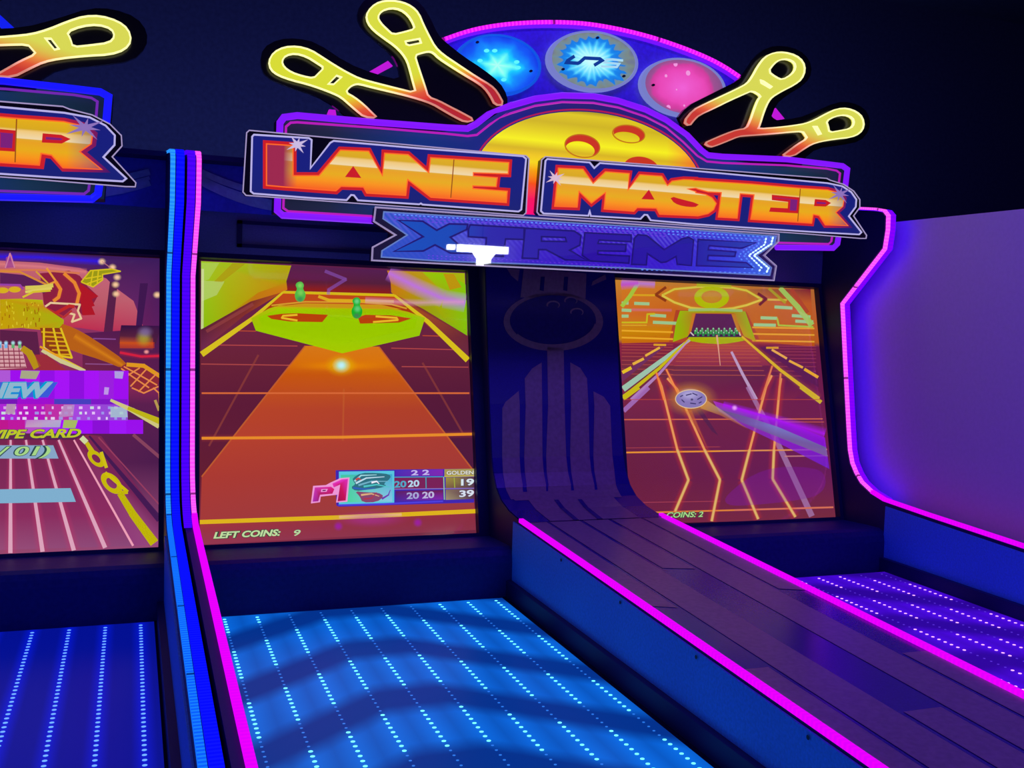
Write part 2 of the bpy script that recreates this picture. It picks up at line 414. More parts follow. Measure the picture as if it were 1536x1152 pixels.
        A.glow(T(290,380,2.56,[(x,y-66*k)])[0],6,6,c1,.9); A.glow(T(290,380,2.56,[(x+2,y-38*k)])[0],7,7,c1,.7); A.glow(T(290,380,2.56,[(x,y-12*k)])[0],7,6,c3,.9)
    # rolling light
    A.glow((512,548),26,18,'e8c800',.75); A.glow((512,548),14,12,'a8e8c0',1); A.glow((512,548),8,7,'c0f0ff',1)
    # soft purple lines over the far wall
    A.line(c((505,68),(585,100),(520,140),(518,158)),5,'8850b0',.55)
    A.glowline(c((750,75),(860,130),(960,175),(1045,190)),26,'c070e8',.9,30); A.glowline(c((660,180),(850,190),(1040,186)),12,'e0a0c0',.6)
    # bottom line
    A.line(c((25,1032),(560,1014),(1083,990)),6.4,'e0b418',1,glow='b04030',ga=.3); A.glowline(c((560,1013),(800,1003)),7,'f0c090',.8)
    A.glow(T(290,380,2.56,[(680,1020)])[0],60,14,'b030a0',.5)
    for x,y in ((557,1048),(862,1034)): A.glow(T(290,380,2.56,[(x,y)])[0],8,8,'a018b0',.8)
    A.text('LEFT COINS:',(320,807.5),(421,803),9.2,'c0dca0',shear=.25,bold=.04,drop='2c4838',dw=.06)
    A.text('9',(441,803.5),(451,803),8.6,'b8d8a0',shear=.2,bold=.025,drop='304050',dw=.05)
    # score board
    h=lambda *p:T(440,680,5.12,p)
    A.poly(h((325,130),(1388,118),(1388,378),(350,410),(330,400)),'4028b0')
    A.poly(h((350,140),(775,134),(775,385),(350,395)),'58c8e0'); A.poly(h((365,165),(760,160),(760,370),(365,378)),['40c8a0','38a8d0','88c8e8','40d890'])
    A.poly(h((775,180),(1150,178),(1150,270),(775,280)),'7a2258'); A.poly(h((785,290),(1150,282),(1150,355),(785,370)),['5c2060','6c2048','8028b0','4828a0'])
    A.poly(h((785,130),(1150,124),(1150,172),(785,178)),['4830b8','8028b8','8028b0','5028b0'])
    A.poly(h((1160,122),(1388,118),(1388,168),(1160,174)),'a89850'); A.poly(h((1170,184),(1388,180),(1388,264),(1170,268)),['a09040','583048','50304a','806040']); A.poly(h((1170,278),(1388,272),(1388,350),(1170,358)),['887060','5c3848','54304a','a09070'])
    for a,b,col in (((775,183),(1150,180),'40a0c8'),((775,275),(1388,268),'8870c0'),((1018,182),(1020,268),'40a0b8'),((1155,180),(1160,356),'a0d090'),((1160,177),(1388,173),'d8c830'),((1235,184),(1240,264),'a0b040')): A.line(h(a,b),1.4,col)
    A.line(h((345,398),(700,388),(1150,368)),2.5,'5040e0')
    A.poly(h((455,190),(520,150),(640,150),(740,160),(750,190),(690,235),(720,250),(650,270),(560,280),(480,290),(440,262),(480,235),(460,215)),'307080',smooth=1)
    A.poly(h((470,290),(560,300),(650,300),(700,330),(640,375),(530,378),(510,330)),'8a4870',smooth=1)
    for i,(a,b_,d,col) in enumerate((((470,215),(520,170),(640,165),'a0d8e0'),((480,230),(560,190),(700,180),'c0e0f0'),((500,245),(600,215),(735,215),'70b0c8'),((540,255),(640,240),(740,260),'50c8c8'),((460,265),(540,275),(630,265),'3060c0'),((520,320),(600,310),(660,330),'e0b080'),((540,350),(600,345),(640,300),'b03850'),((680,350),(730,320),(745,280),'7038b0'),((600,225),(640,215),(660,235),'f0f0ff'),((480,205),(500,190),(520,205),'d04040'))):
        A.line(h(a,b_,d),3.0,col,1,w1=1)
    A.text('2 2',h((905,168))[0],h((1045,164))[0],7.5,'c8b8f0',bold=.03)
    A.text('20',h((775,262))[0],h((868,258))[0],9.5,'50a8c8',bold=.03); A.text('20',h((880,258))[0],h((968,252))[0],9.5,'b8d8f0',bold=.03)
    A.text('20',h((870,350))[0],h((965,346))[0],9.5,'a8a8d8',bold=.03); A.text('20',h((990,345))[0],h((1082,340))[0],9.5,'c0b8e0',bold=.03)
    A.text('GOLDEN',h((1178,164))[0],h((1384,160))[0],5.6,'e0e0d0',bold=.03,drop='504850',dw=.04)
    A.text('19',h((1288,246))[0],h((1388,242))[0],9.5,'d8e8f0',bold=.03,drop='604860'); A.text('39',h((1275,334))[0],h((1388,328))[0],9.5,'d8e0f0',bold=.03,drop='604860')
    A.text('P1',h((125,384))[0],h((415,378))[0],37,'c82060',shear=.22,bold=.05,drop='e878d0',dw=.045) if False else None
    A.poly(h((135,385),(152,250),(250,244),(290,222),(340,200),(360,190),(432,185),(415,372),(328,378),(338,318),(210,332),(205,375)),'f098d8')
    A.poly(h((148,372),(165,262),(290,256),(315,275),(300,310),(205,318),(192,368)),['b030b0','d038b0','e028a0','d81870','c01860','b01858','a02080']) 
    A.poly(h((215,275),(265,273),(255,295),(212,297)),'f098d8'); A.poly(h((225,281),(252,280),(247,289),(222,290)),'60205a')
    A.poly(h((340,368),(360,240),(310,262),(300,232),(372,200),(420,196),(402,362)),['a01050','d01860','e030b0','e838c0','e838c0','e030c0','c01050'])
    return A
def art_right():
    """maroon lane with long light beams and a grey ball rolling"""
    A=Art(); s=lambda *p:T(920,415,4.8,p); q=lambda *p:T(930,580,4.6545,p)
    Q=[(906,419),(1221,430),(1254,778),(880,788)]
    A.grid(Q,[(0,'c88430','b06830'),(.1,'c86a20','c06030'),(.24,'c88410','b85820'),(.26,'8a2440','6a1c48'),(.4,'84284a','6c1c4c'),(.6,'6c2440','70204c'),(.8,'6a2038','681c58'),(1,'702040','7a2c40')])
    A.grid(s((60,60),(480,70),(440,480),(60,480)),[(0,'d07a20','c87428'),(.5,'d06a28','c8601c'),(.8,'c88808','c88008'),(1,'c86810','c06010')])
    A.grid(s((960,90),(1420,90),(1450,500),(1020,500)),[(0,'a86438','7c1c34'),(.25,'c46a28','c05828'),(.8,'c0601c','c0601c'),(1,'c05a18','b84c18')])
    A.poly(s((450,240),(960,250),(1060,470),(1450,505),(1480,740),(1300,880),(100,880),(60,700),(60,480),(400,470)),['b04028','b04828','a83c38','701c44','601a4c','7a2448','782440','703040','8a2440','b04828'])
    A.grid(s((520,470),(980,470),(1130,640),(330,640)),[(0,'b84c38','b04838'),(.4,'a84048','a43c44'),(1,'8c2c48','8a2c48')])
    for i in range(9):
        y=495+i*17+i*i*1.2; A.line(s((60,y-8),(430,y-4)),1.3,'b85048',.6); A.line(s((1150,y+6),(1460,y+8)),1.3,'a84058',.55); A.line(s((520-i*14,y),(1000+i*12,y+3)),1.3,'c05840',.6)
    for y in (388,438): A.line(s((60,y),(430,y+12)),2.6,'e8a828',1,glow='d87010',ga=.5)
    for y in (365,412,460): A.line(s((1000,y),(1448,y+8)),2.4,'e0a030',1,glow='d86a18',ga=.5)
    # eye emblem
    A.line(s((350,135),(440,90),(600,75),(720,72),(860,80),(960,100),(1070,165)),3,'d0c040',1,glow='d0a020',ga=.5)
    A.line(s((350,135),(440,185),(560,225),(720,240),(860,228),(960,205),(1070,165)),3.2,'d8c048',1,glow='d0a020',ga=.5)
    A.line(s((380,75),(305,130),(380,175)),4,'8c3818'); A.line(s((1040,120),(1100,160),(1050,205)),4,'702030')
    A.poly(ell(920+708/4.8,415+150/4.8,26,17,0,36),'b0b808',1,holes=[ell(920+708/4.8,415+145/4.8,15.5,9.5,0,24)]); A.glow((920+708/4.8,415+150/4.8),30,20,'c8c820',.25)
    A.line(s((600,60),(850,66)),5,'a8b820',.7)
    # teal dashes and yellow steps
    for a,b in (((60,190),(110,190)),((150,192),(260,196)),((60,240),(130,244)),((60,284),(110,284)),((265,276),(380,284)),((285,328),(455,336)),((1160,218),(1290,226)),((1285,280),(1420,290)),((1310,320),(1440,326)),((1060,296),(1180,300)),((1010,346),(1170,350))):
        A.line(s(a,b),4.6,'9cc890',.95,glow='a0a830',ga=.4,gw=2)
    A.line(s((60,330),(240,330),(245,270),(300,268)),2.6,'c8b820'); A.line(s((60,350),(240,350)),2,'d8a020')
    A.line(s((1180,300),(1190,350),(1440,362)),2.6,'a8c040'); A.line(s((110,132),(300,134)),3,'d8a020'); A.line(s((1110,165),(1250,168)),3,'d0b040')
    A.line(s((175,50),(120,140),(60,215)),6,'a0c840',.9); A.line(s((1200,80),(1330,220),(1430,350)),7,'a0c860',.9,w1=9); A.line(s((1120,85),(1240,190)),4,'a8a828',.7)
    A.line(s((1280,90),(1400,260)),6,'b04030',.8)
    A.glowline(s((60,40),(300,55)),14,'b878d8',.9); A.glowline(s((55,60),(180,48)),16,'c040d0',.8); A.glowline(s((130,238),(420,242)),6,'d07098',.6)
    # doorway
    A.poly(s((480,245),(950,250),(1010,420),(1030,470),(940,430),(870,265),(590,265),(540,430),(430,470),(450,340)),['98b80c','98a818','98b010','b89010','c09818','b08020','b87820','a4a008','98b80c','90b80c'])
    A.poly(s((595,266),(850,270),(895,400),(560,400)),['5c2458','5a2458','5a2050','5c2450']); A.poly(s((590,266),(560,400),(535,430),(570,266)),'c87828'); A.poly(s((850,268),(895,400),(925,430),(880,268)),'c07828')
    A.line(s((540,240),(720,236),(930,245)),4,'98c070',.9)
    A.poly(s((560,395),(900,395),(930,440),(530,440)),'401e48')
    A.poly(s((540,435),(930,435),(960,458),(830,480),(760,486),(640,478),(545,462)),'a8b008')
    for r,(n,y,x0,x1) in enumerate(((8,398,600,880),(9,414,590,890),(8,428,610,870))):
        for i in range(n):
            x=x0+(x1-x0)*i/(n-1); A.line(s((x,y-26),(x,y)),3.2,('58a060','38a048','2c8c50')[r],.95); A.line(s((x,y-30),(x,y-20)),1.8,'a8d8b8',.8)
    A.line(s((555,400),(580,425)),2,'e0d0d0',.8); A.line(s((905,400),(915,425)),2,'e0d0d0',.8)
    # lane borders
    A.poly(s((60,700),(60,760),(350,520),(400,480),(300,540)),'703060'); A.poly(s((1110,500),(1470,700),(1480,800),(1050,510)),'5c1c50')
    A.line(s((65,690),(130,655)),5,'e8c028'); A.line(s((140,630),(220,590)),4,'e8b040'); A.line(s((230,570),(335,510)),3.4,'e8b040'); A.line(s((290,490),(380,492)),3,'e0a028')
    A.line(s((1140,525),(1250,590)),3.4,'e8a850'); A.line(s((1265,605),(1365,655)),3.6,'e8a840'); A.line(s((1375,665),(1475,725)),4.4,'e8a828'); A.line(s((1100,512),(1190,512)),3,'d89828')
    A.line(s((70,810),(340,610),(550,455)),9,'a0c8b0',.95,w1=4); A.line(s((70,872),(330,660),(550,445)),6,'c8b818',1,w1=3)
    A.line(s((130,888),(330,700),(545,455)),6,'b888c8',.85,w1=2); A.line(q((25,170),(200,5)),7,'a870c0',.8)
    A.line(q((20,80),(130,0)),8,'c8b818',1)
    A.line(s((925,430),(1200,670),(1480,880)),3,'d8b028',1,w1=6,glow='c86010',ga=.3); A.line(q((1260,0),(1405,110)),6,'d0b028')
    A.line(s((745,420),(755,500),(770,640)),3,'e8a890',.8,w1=1); A.line(s((850,540),(930,700),(1030,885)),3.6,'c0a0c8',.9,w1=5); A.line(q((890,0),(970,150),(1090,370),(1340,905)),6,'b080b8',.6,w1=9)
    # horizontals
    for a,b,w,col,al in (((30,90),(1400,90),1.2,'c04830',.7),((30,230),(1415,225),1.8,'d86848',.9),((1100,245),(1425,247),1.4,'c85848',.7),((35,428),(700,420),1.2,'b84848',.6),((35,460),(700,450),2.4,'e89030',1),((700,450),(1445,438),2.2,'e09050',1),((1150,486),(1450,482),1.8,'c88080',.9),((160,808),(700,800),1.2,'b84858',.6),((230,878),(800,862),2.4,'e08038',1),((800,862),(1490,842),2.6,'d87058',1)):
        A.line(q(a,b),w,col,al)
    # beams
    for pts in (((265,-60),(290,0),(400,440),(478,652),(385,870)),((330,-60),(400,20),(590,440),(698,650),(640,940)),((1060,-80),(1020,0),(905,440),(850,652),(965,925)),((1125,-60),(1115,0),(1075,440),(1066,645),(1225,910))):
        A.glowline(q(*pts),17,'e03818',.5); A.line(q(*pts),3.4,'e89858'); A.glowline(q(*pts[2:]),6,'d8c070',.8)
    A.line(s((310,690),(365,888)),2.6,'f08040',1,glow='e04010',ga=.5); A.line(s((380,665),(470,850)),2.6,'f08848',1,glow='e04010',ga=.5)
    A.line(s((1145,640),(1065,888)),2.6,'e07850',1,glow='e04010',ga=.35); A.line(s((1205,695),(1190,888)),2.6,'e08050',1,glow='e04010',ga=.35)
    # comet tail and ball
    A.poly(q((650,100),(900,165),(1100,225),(1430,355),(1462,575),(1150,415),(850,270),(690,170)),['b020c8','a010e0','9010e0','8c10e0','7020c8','8820c8','8a30b0','8050b0'],.85)
    A.poly(q((700,160),(900,215),(1100,280),(1440,425),(1450,490),(1100,350),(850,250)),['685878','7058a0','7880c8','706098','806098','706098','7050a0'],.85)
    A.glowline(q((720,125),(1000,205),(1430,330)),12,'b018f8',.8,20)
    A.glow(q((800,148))[0],5,5,'f0a0ff',1)
    A.poly(q((600,90),(720,170),(900,300),(700,200),(560,150)),['e8b060','b89878','a84848','b86040','d8a040'],.6)
    A.poly(q((530,160),(570,160),(690,345),(640,310)),'50204c',.8)
    A.poly(q((450,170),(500,165),(620,450),(560,330)),'c86838',.4)
    A.glow((1036,598),42,28,'e09018',.9)
    A.poly(ell(1036.5,598.5,24,14.5,0,32),'8878b8'); A.glow((1034,592),20,11,'b8b0e0',.8)
    A.poly(ell(1036.5,598.5,24,14.5,0,32),'e8c890',.9,holes=[ell(1036.5,598.5,22.6,13.2,0,32)])
    for a,b in (((460,60),(500,50)),((505,45),(540,60)),((430,90),(450,110)),((540,90),(575,70)),((490,115),(530,120)),((420,70),(440,60)),((550,115),(570,105))): A.line(q(a,b),1.6,'3c3468')
    A.glow(q((502,90))[0],3,2.4,'201848',1)
    A.poly(chaikin(q((730,760),(1000,560),(1380,560),(1450,650),(1400,760),(1200,800),(900,830),(740,830)),2),'8018a0',.32)
    A.text('COINS: 2',(1000,776.5),(1055,775),8,'a8d888',shear=.25,bold=.025,drop='28483c',dw=.05)
    return A
def art_left():
    """attract picture: neon runner, purple banner and a pink lane with light lines"""
    A=Art(); a=lambda *p:T(0,380,5.008,p); b=lambda *p:T(0,600,5.008,p)
    Q=[(-140,369),(244,388),(240,824),(-150,845)]
    A.grid(Q,[(0,'402060','3c1c5c'),(.12,'b03c58','4a1c62'),(.25,'b04060','782c64'),(.45,'a03050','7a2458'),(.5,'60204c','5c2050'),(.7,'782850','4c1c4c'),(1,'984868','984a78')])
    # sky
    A.poly(a((-300,40),(300,70),(600,110),(800,190),(1000,350),(1080,560),(850,600),(600,560),(-300,500)),['c06070','c06870','b05070','c46478','c06070','b84060','b02c58','c03050','b04050'])
    A.glowline([( -60,392),(60,400),(130,408)],12,'e08080',.8)
    A.poly(a((350,30),(1225,55),(1225,560),(1080,560),(1020,370),(870,260),(740,130)),['482468','3c1c5c','581e60','64205c','602464','5c2460','50205c'])
    A.glowline([(-60,384),(60,386),(150,392)],14,'3018e0',1)
    # pillars
    A.poly(a((825,215),(885,215),(845,600),(780,590)),'582048'); A.poly(a((1052,225),(1112,225),(1065,560),(1020,560)),'401850')
    A.poly(a((620,600),(1225,560),(1225,900),(620,880)),['5a1c50','4a1c50','581c50','702448'])
    A.poly(a((910,540),(1215,545),(1170,680),(890,680)),['301040','381448','50203c','682838'])
    A.line(a((900,690),(1160,690)),9,'b8341c',.7); A.glowline(a((900,670),(1150,680)),20,'d85818',.7); A.glow(a((1080,640))[0],14,14,'b0a030',.8); A.glow(a((1090,590))[0],14,10,'8068a0',.8)
    A.line(a((900,745),(1060,775),(1210,770)),3.4,'d82040',.9,glow='d02040'); A.glow(a((1100,740))[0],5,4,'ffa0a0'); A.line(a((700,640),(870,645)),2,'9050a0',.7); A.line(a((640,830),(850,835)),1.6,'a060a8',.6)
    for x,y in ((765,62),(845,105),(880,180),(868,235),(872,305),(1180,312)): A.glow(a((x,y))[0],7,6,'ffd0a0',1)
    A.line(a((765,60),(860,130)),1.4,'d08080',.7)
    # runner outline
    A.poly(a((520,130),(600,170),(660,250),(735,320),(690,400),(715,460),(620,465),(560,400),(420,520),(330,380),(300,150)),'8c2040')
    A.poly(a((0,145),(200,165),(330,210),(400,250),(330,300),(180,250),(0,230)),'5a2058'); A.poly(a((600,225),(740,322),(690,345),(712,395),(690,400),(715,462),(620,466),(600,330)),'b01828')
    A.line(a((0,125),(300,125),(600,150)),3,'d87850'); A.line(a((0,135),(150,140),(350,235)),3,'d88838')
    A.line(a((330,250),(420,210),(350,110)),3,'e89838'); A.line(a((270,135),(380,245)),2.4,'d8a030')
    for p in (((420,215),(455,270),(440,330),(400,360)),((480,150),(560,220),(595,300),(575,390))): A.line(a(*p),5,'e88830',1,glow='e04020',ga=.5,gw=2)
    A.line(a((340,400),(380,372),(520,380),(600,385),(585,430),(610,490),(540,515),(560,460),(520,450)),3,'e8c898',1); A.line(a((345,410),(480,480),(540,430)),3,'b83030'); A.line(a((400,460),(520,395),(560,400)),5,'c02828')
    A.poly(a((610,215),(680,130),(840,118),(900,135),(770,160),(765,210),(700,250)),'9c9818'); 
    for p in (((610,215),(680,130),(840,118),(905,135),(770,158),(770,200),(700,252),(610,215)),((640,190),(760,170)),((650,230),(765,190)),((700,130),(680,240)),((740,125),(730,225))): A.line(a(*p),2,'d8c020')
    A.line(a((190,260),(300,255),(400,240)),6,'d8c858'); A.line(a((190,290),(300,275),(390,262)),4,'e0d060'); A.line(a((170,330),(250,290),(380,280)),3,'d8c030')
    A.poly(a((0,345),(150,340),(320,350),(330,400),(480,500),(470,590),(300,575),(160,560),(0,570)),['c0a008','c0a808','b8c010','c88c18','a8b010','a8b410','c89010','c0a010','c8a008'])
    rnd=random.Random(3)
    for i in range(46):
        x=rnd.uniform(0,300); y=rnd.uniform(360,545); A.line(a((x,y),(x+rnd.uniform(-6,6),y+rnd.uniform(10,34))),1.6,rnd.choice(['984c08','d8c820','a86808','e0d030']),.8)
    for x,y in ((20,278),(110,272)): A.poly(ell(x/5.008,380+y/5.008,9,4.4),'d8b020')
    A.line(a((0,235),(150,238),(175,270)),3,'9840a8'); A.poly(a((45,30),(90,10),(110,105),(40,110)),'a04090',.8); A.line(a((40,110),(75,0),(110,108)),2,'d080a0')
    # arm
    A.poly(chaikin(a((440,520),(560,560),(700,640),(960,820),(930,870),(760,800),(560,740),(460,690)),1),'b86018')
    A.glowline(a((560,620),(920,840)),12,'e08818',.7,8)
    A.poly(a((300,560),(460,560),(540,780),(440,770),(330,720)),'8c3c18')
    for i in range(6):
        A.line(a((310+i*20,590+i*34),(470+i*12,600+i*32)),2.4,'d8a018')
    for p in (((330,560),(330,720),(640,880)),((400,560),(450,770)),((455,560),(540,785),(440,770))): A.line(a(*p),3,'e0c020')
    A.poly(a((900,860),(960,820),(1080,850),(1205,925),(1180,1010),(1080,1050),(1000,1010)),'8c2838')
    A.line(a((950,835),(1080,845),(1205,925)),6,'e09820',1); 
    for p in (((910,865),(1000,930),(1120,1010)),((930,850),(1040,910),(1180,990)),((980,1000),(1100,870)),((1040,1040),(1180,900)),((940,930),(1050,860)),((990,1010),(1080,1050),(1190,1000)),((1150,1010),(1195,1050),(1200,1150),(1180,1152))): A.line(a(*p),2.2,'e88848')
    # far lane deck
    A.poly(a((0,680),(160,700),(200,860),(0,870)),'d8a0a8'); A.poly(a((0,575),(280,590),(300,760),(250,770),(160,690),(0,680)),'5c2048')
    for i in range(5): A.line(a((0,735+i*30),(165+i*8,735+i*30)),1.6,'8c3048')
    for x in (20,60,100,140): A.line(a((x,690+0),(x+14,860)),1.4,'8c3050')
    for x,cc in ((0,'60a8d8'),(45,'70b0e8'),(98,'60b070'),(148,'60b070')): A.line(a((x,668),(x,712)),4.6,cc); A.glow(a((x,672))[0],4,4,'c0e8ff',.8)
    A.line(a((165,710),(220,750),(280,860)),9,'b89018',1,w1=12)
    A.line(a((320,720),(460,810),(640,885)),9,'d0c890',1,w1=4); A.line(a((300,700),(470,790)),3,'e8a020'); A.poly(a((260,760),(350,760),(500,880),(300,880)),'a02c30',.8)
    # purple banner
    def bands(f,x0,x1,y0,y1,sl,cols):
        n=len(cols)
        for i,cc in enumerate(cols):
            xa=x0+(x1-x0)*i/n; xb=x0+(x1-x0)*(i+1)/n
            A.poly(f((xa,y0+sl*xa),(xb,y0+sl*xb),(xb,y1+sl*xb),(xa,y1+sl*xa)),cc)
    bands(a,-700,965,878,1152,.004,['b010e0','d0209c','b010f0','9c10f0','b020e8','c01890','b058d8','a010f0','b018f0','9410e8','a814f8','9010e0','a814f8','9c20e0','a010f0'])
    A.poly(a((160,880),(300,885),(270,945),(150,940)),'a8a888'); A.poly(a((860,885),(930,888),(920,942),(862,938)),'b0a0e0'); A.poly(a((785,1005),(820,1008),(812,1062),(780,1060)),'c098e8')
    bands(b,-700,1075,145,250,.004,['b010e0','d0209c','b010f0','9c10f0','b020e8','c01890','c018a0','b850c8','a838f0','a814ff','a010f8','8c10d8','a018f8','9c10ee'])
    bands(b,-700,960,-10,30,.004,['b010e0','9c10f0','7818b8','a010d0','4840c0','8018c8'])
    bands(b,-700,960,30,150,.004,['c020b0','a830e0','c820b0','b028d8','b818c0','c030a8','a848e0','9848d8'])
    rnd=random.Random(5)
    for yy in (60,100,140):
        x=-300
        while x<950:
            w=rnd.uniform(14,34); A.poly(b((x,yy-12),(x+w,yy-12),(x+w,yy+8),(x,yy+8)),rnd.choice(['e0b0e8','f0d0ff','a0a0f0','d0f0e0','f0e0ff']),.85); x+=w+rnd.uniform(14,60)
    A.poly(b((50,30),(120,30),(110,105),(40,105)),'b898b0',.9); A.poly(b((480,35),(560,35),(550,120),(440,130)),'b890c8',.8); A.poly(b((830,50),(950,55),(960,130),(830,130)),'a8c8d0',.8)
    A.poly(b((200,150),(460,150),(450,205),(190,205)),['c080c8','b8b0d0','a8b0c8','c8a0c0'],.9); A.poly(b((480,150),(585,152),(565,212),(470,210)),'a8c050',.95)
    A.poly(a((-700,965),(435,968),(360,1082),(-700,1080)),'2060d8',.9)
    A.text('NEW',(-27,596),(80,595),21.5,'90b8d0',shear=.3,bold=.05,drop='00a0d0',dw=.04)
    # lane with light lines
    A.grid([(-150,653),(130,652),(238,795),(238,825)] if False else b((-750,300),(560,300),(1010,1095),(-750,1150)),[(0,'782450','78244c'),(.4,'7c2c54','84285c'),(.7,'8c305c','8c2c60'),(1,'a05078','8c4878')])
    A.poly(b((560,300),(650,260),(760,270),(1195,880),(1190,1085),(1010,1095)),['802450','8c2c40','782850','702458','984880','94407c'])
    for p,q_ in (((80,300),(78,1150)),((195,300),(320,1140)),((320,300),(555,1130)),((440,300),(790,1110)),((-50,300),(-180,1150)),((-170,300),(-420,1150)),((-290,300),(-650,1150))):
        A.line(b(p,q_),3.2,'e0a8c0',.95,w1=6.5,glow='c03868',ga=.7,gw=3.6)
    A.line(b((555,300),(1000,1095)),2.6,'f0a0b8',1,w1=3.4)
    A.line(b((670,270),(1200,900)),3,'3c1850',.9,w1=10); A.line(b((740,280),(1200,790)),2,'a04060',.8); A.line(b((1000,260),(1200,430)),5,'904860',.8)
    A.poly(b((-700,340),(400,340),(440,440),(-700,440)),'88a8c8'); A.poly(b((-700,682),(530,662),(570,765),(-700,790)),'80b0d0')
    # knotted rope
    A.line(b((610,280),(650,320)),8,'d0d8a0'); A.line(b((650,320),(700,400)),6,'c8b810',1,w1=8)
    for cx_,cy_,rx_,ry_ in ((722,440,13,11),(838,625,16,14)):
        o=T(0,600,5.008,[(cx_,cy_)])[0]; A.poly(ell(o[0],o[1],rx_,ry_,.5),'c8b800',1,holes=[ell(o[0],o[1],rx_*.5,ry_*.5,.5)])
    A.line(b((760,390),(800,510)),5,'d0c010'); A.line(b((790,545),(960,690)),4.6,'d0c000'); A.line(b((890,700),(960,690)),6,'c8b800'); A.line(b((900,700),(1000,860),(1160,1075)),9,'c0b400',1,w1=14,glow='a04820',ga=.4,gw=1.8)
    A.line(b((830,0),(1000,80),(1200,190)),4,'d0c880',1,w1=11); A.line(b((960,60),(1200,160)),5,'c0b418',1,w1=9); A.line(b((1165,0),(1195,80)),4,'b89850')
    A.text('SWIPE CARD',(-42,658),(122,655.5),12.5,'c0c828',shear=.3,bold=.035,drop='284850',dw=.035)
    A.text('(0 / 01)',(-48,684),(76,682.5),13.5,'a8d888',shear=.25,bold=.02,drop='284850',dw=.045)
    return A
# ------------------------------------------------------------------ the twin bowling machine
BLACK=lambda: plain('cabinet black laminate','161c54',.5,.3,bump=.05,scale=220)
NAVY=lambda: plain('cabinet navy panel','20264c',.28,.5,bump=.03,scale=160)
WALLIN=lambda: plain('tub side panel','48a8f4',.5,.2,bump=.02,scale=120)
def loft_x(mb, prof, x0, x1, mi=0):
    n=len(mb.v)
    for y,z in prof: mb.v+=[Vector((x0,y,z)),Vector((x1,y,z))]
    for i in range(len(prof)-1):
        a=n+2*i; mb.face((a,a+1,a+3,a+2),mi)
def clip_s(poly, s0, s1):
    def half(pl, k, sgn):
        out=[]
        for i in range(len(pl)):
            a,b=pl[i],pl[(i+1)%len(pl)]; da,db=(a[1]-k)*sgn,(b[1]-k)*sgn
            if da>=0: out.append(a)
            if (da>0 and db<0) or (da<0 and db>0):
                t=da/(da-db); out.append((a[0]+(b[0]-a[0])*t,k))
        return out
    p=half(poly,s0,1)
    if len(p)>2: p=half(p,s1,-1)
    return p if len(p)>2 else None
# arc-length along the column face, then on down the divider's top
COLPATH=COLUMN+[(y,rail_z(y)+.0) for y in (3.0,2.2,YN)]
COLS=[0]
for i in range(1,len(COLPATH)): COLS.append(COLS[-1]+math.hypot(COLPATH[i][0]-COLPATH[i-1][0],COLPATH[i][1]-COLPATH[i-1][1]))
def col_hit(p):
    """where the sight line through a pixel meets the curved face, as (x, arc length)"""
    r=ray(p); best=None
    for i in range(len(COLPATH)-1):
        (y0,z0),(y1,z1)=COLPATH[i],COLPATH[i+1]; dy,dz=y1-y0,z1-z0; n=Vector((0,dz,-dy)); den=r.dot(n)
        if abs(den)<1e-9: continue
        t=(Vector((0,y0,z0))-CAM).dot(n)/den; h=CAM+r*t
        k=((h.y-y0)*dy+(h.z-z0)*dz)/(dy*dy+dz*dz)
        if t>0 and -.001<=k<=1.001 or (i==0 and t>0 and k<0):
            s=COLS[i]+k*math.hypot(dy,dz)
            if best is None or t<best[0]: best=(t,h.x,s)
    return (best[1],best[2]) if best else None
def col_pos(x,s,off):
    i=0
    while i<len(COLPATH)-2 and s>COLS[i+1]: i+=1
    (y0,z0),(y1,z1)=COLPATH[i],COLPATH[i+1]; L=COLS[i+1]-COLS[i]; k=(s-COLS[i])/L
    ny,nz=(z1-z0)/L,-(y1-y0)/L
    return Vector((x,y0+(y1-y0)*k+ny*off,z0+(z1-z0)*k+nz*off))
def decal(mb, poly, off, mi=0, smin=None, smax=None):
    tri=tessellate_polygon([[Vector((p[0],p[1],0)) for p in poly]])
    for t in tri:
        tp=[poly[i] for i in t]
        for j in range(len(COLS)-1):
            c=clip_s(tp,COLS[j]+1e-6 if j else -1,COLS[j+1])
            if c:
                n=len(mb.v); mb.v+=[col_pos(x,s+ (1e-7),off) for x,s in c]; mb.face(range(n,n+len(c)),mi)
S_SEAM=COLS[len(COLUMN)-1]
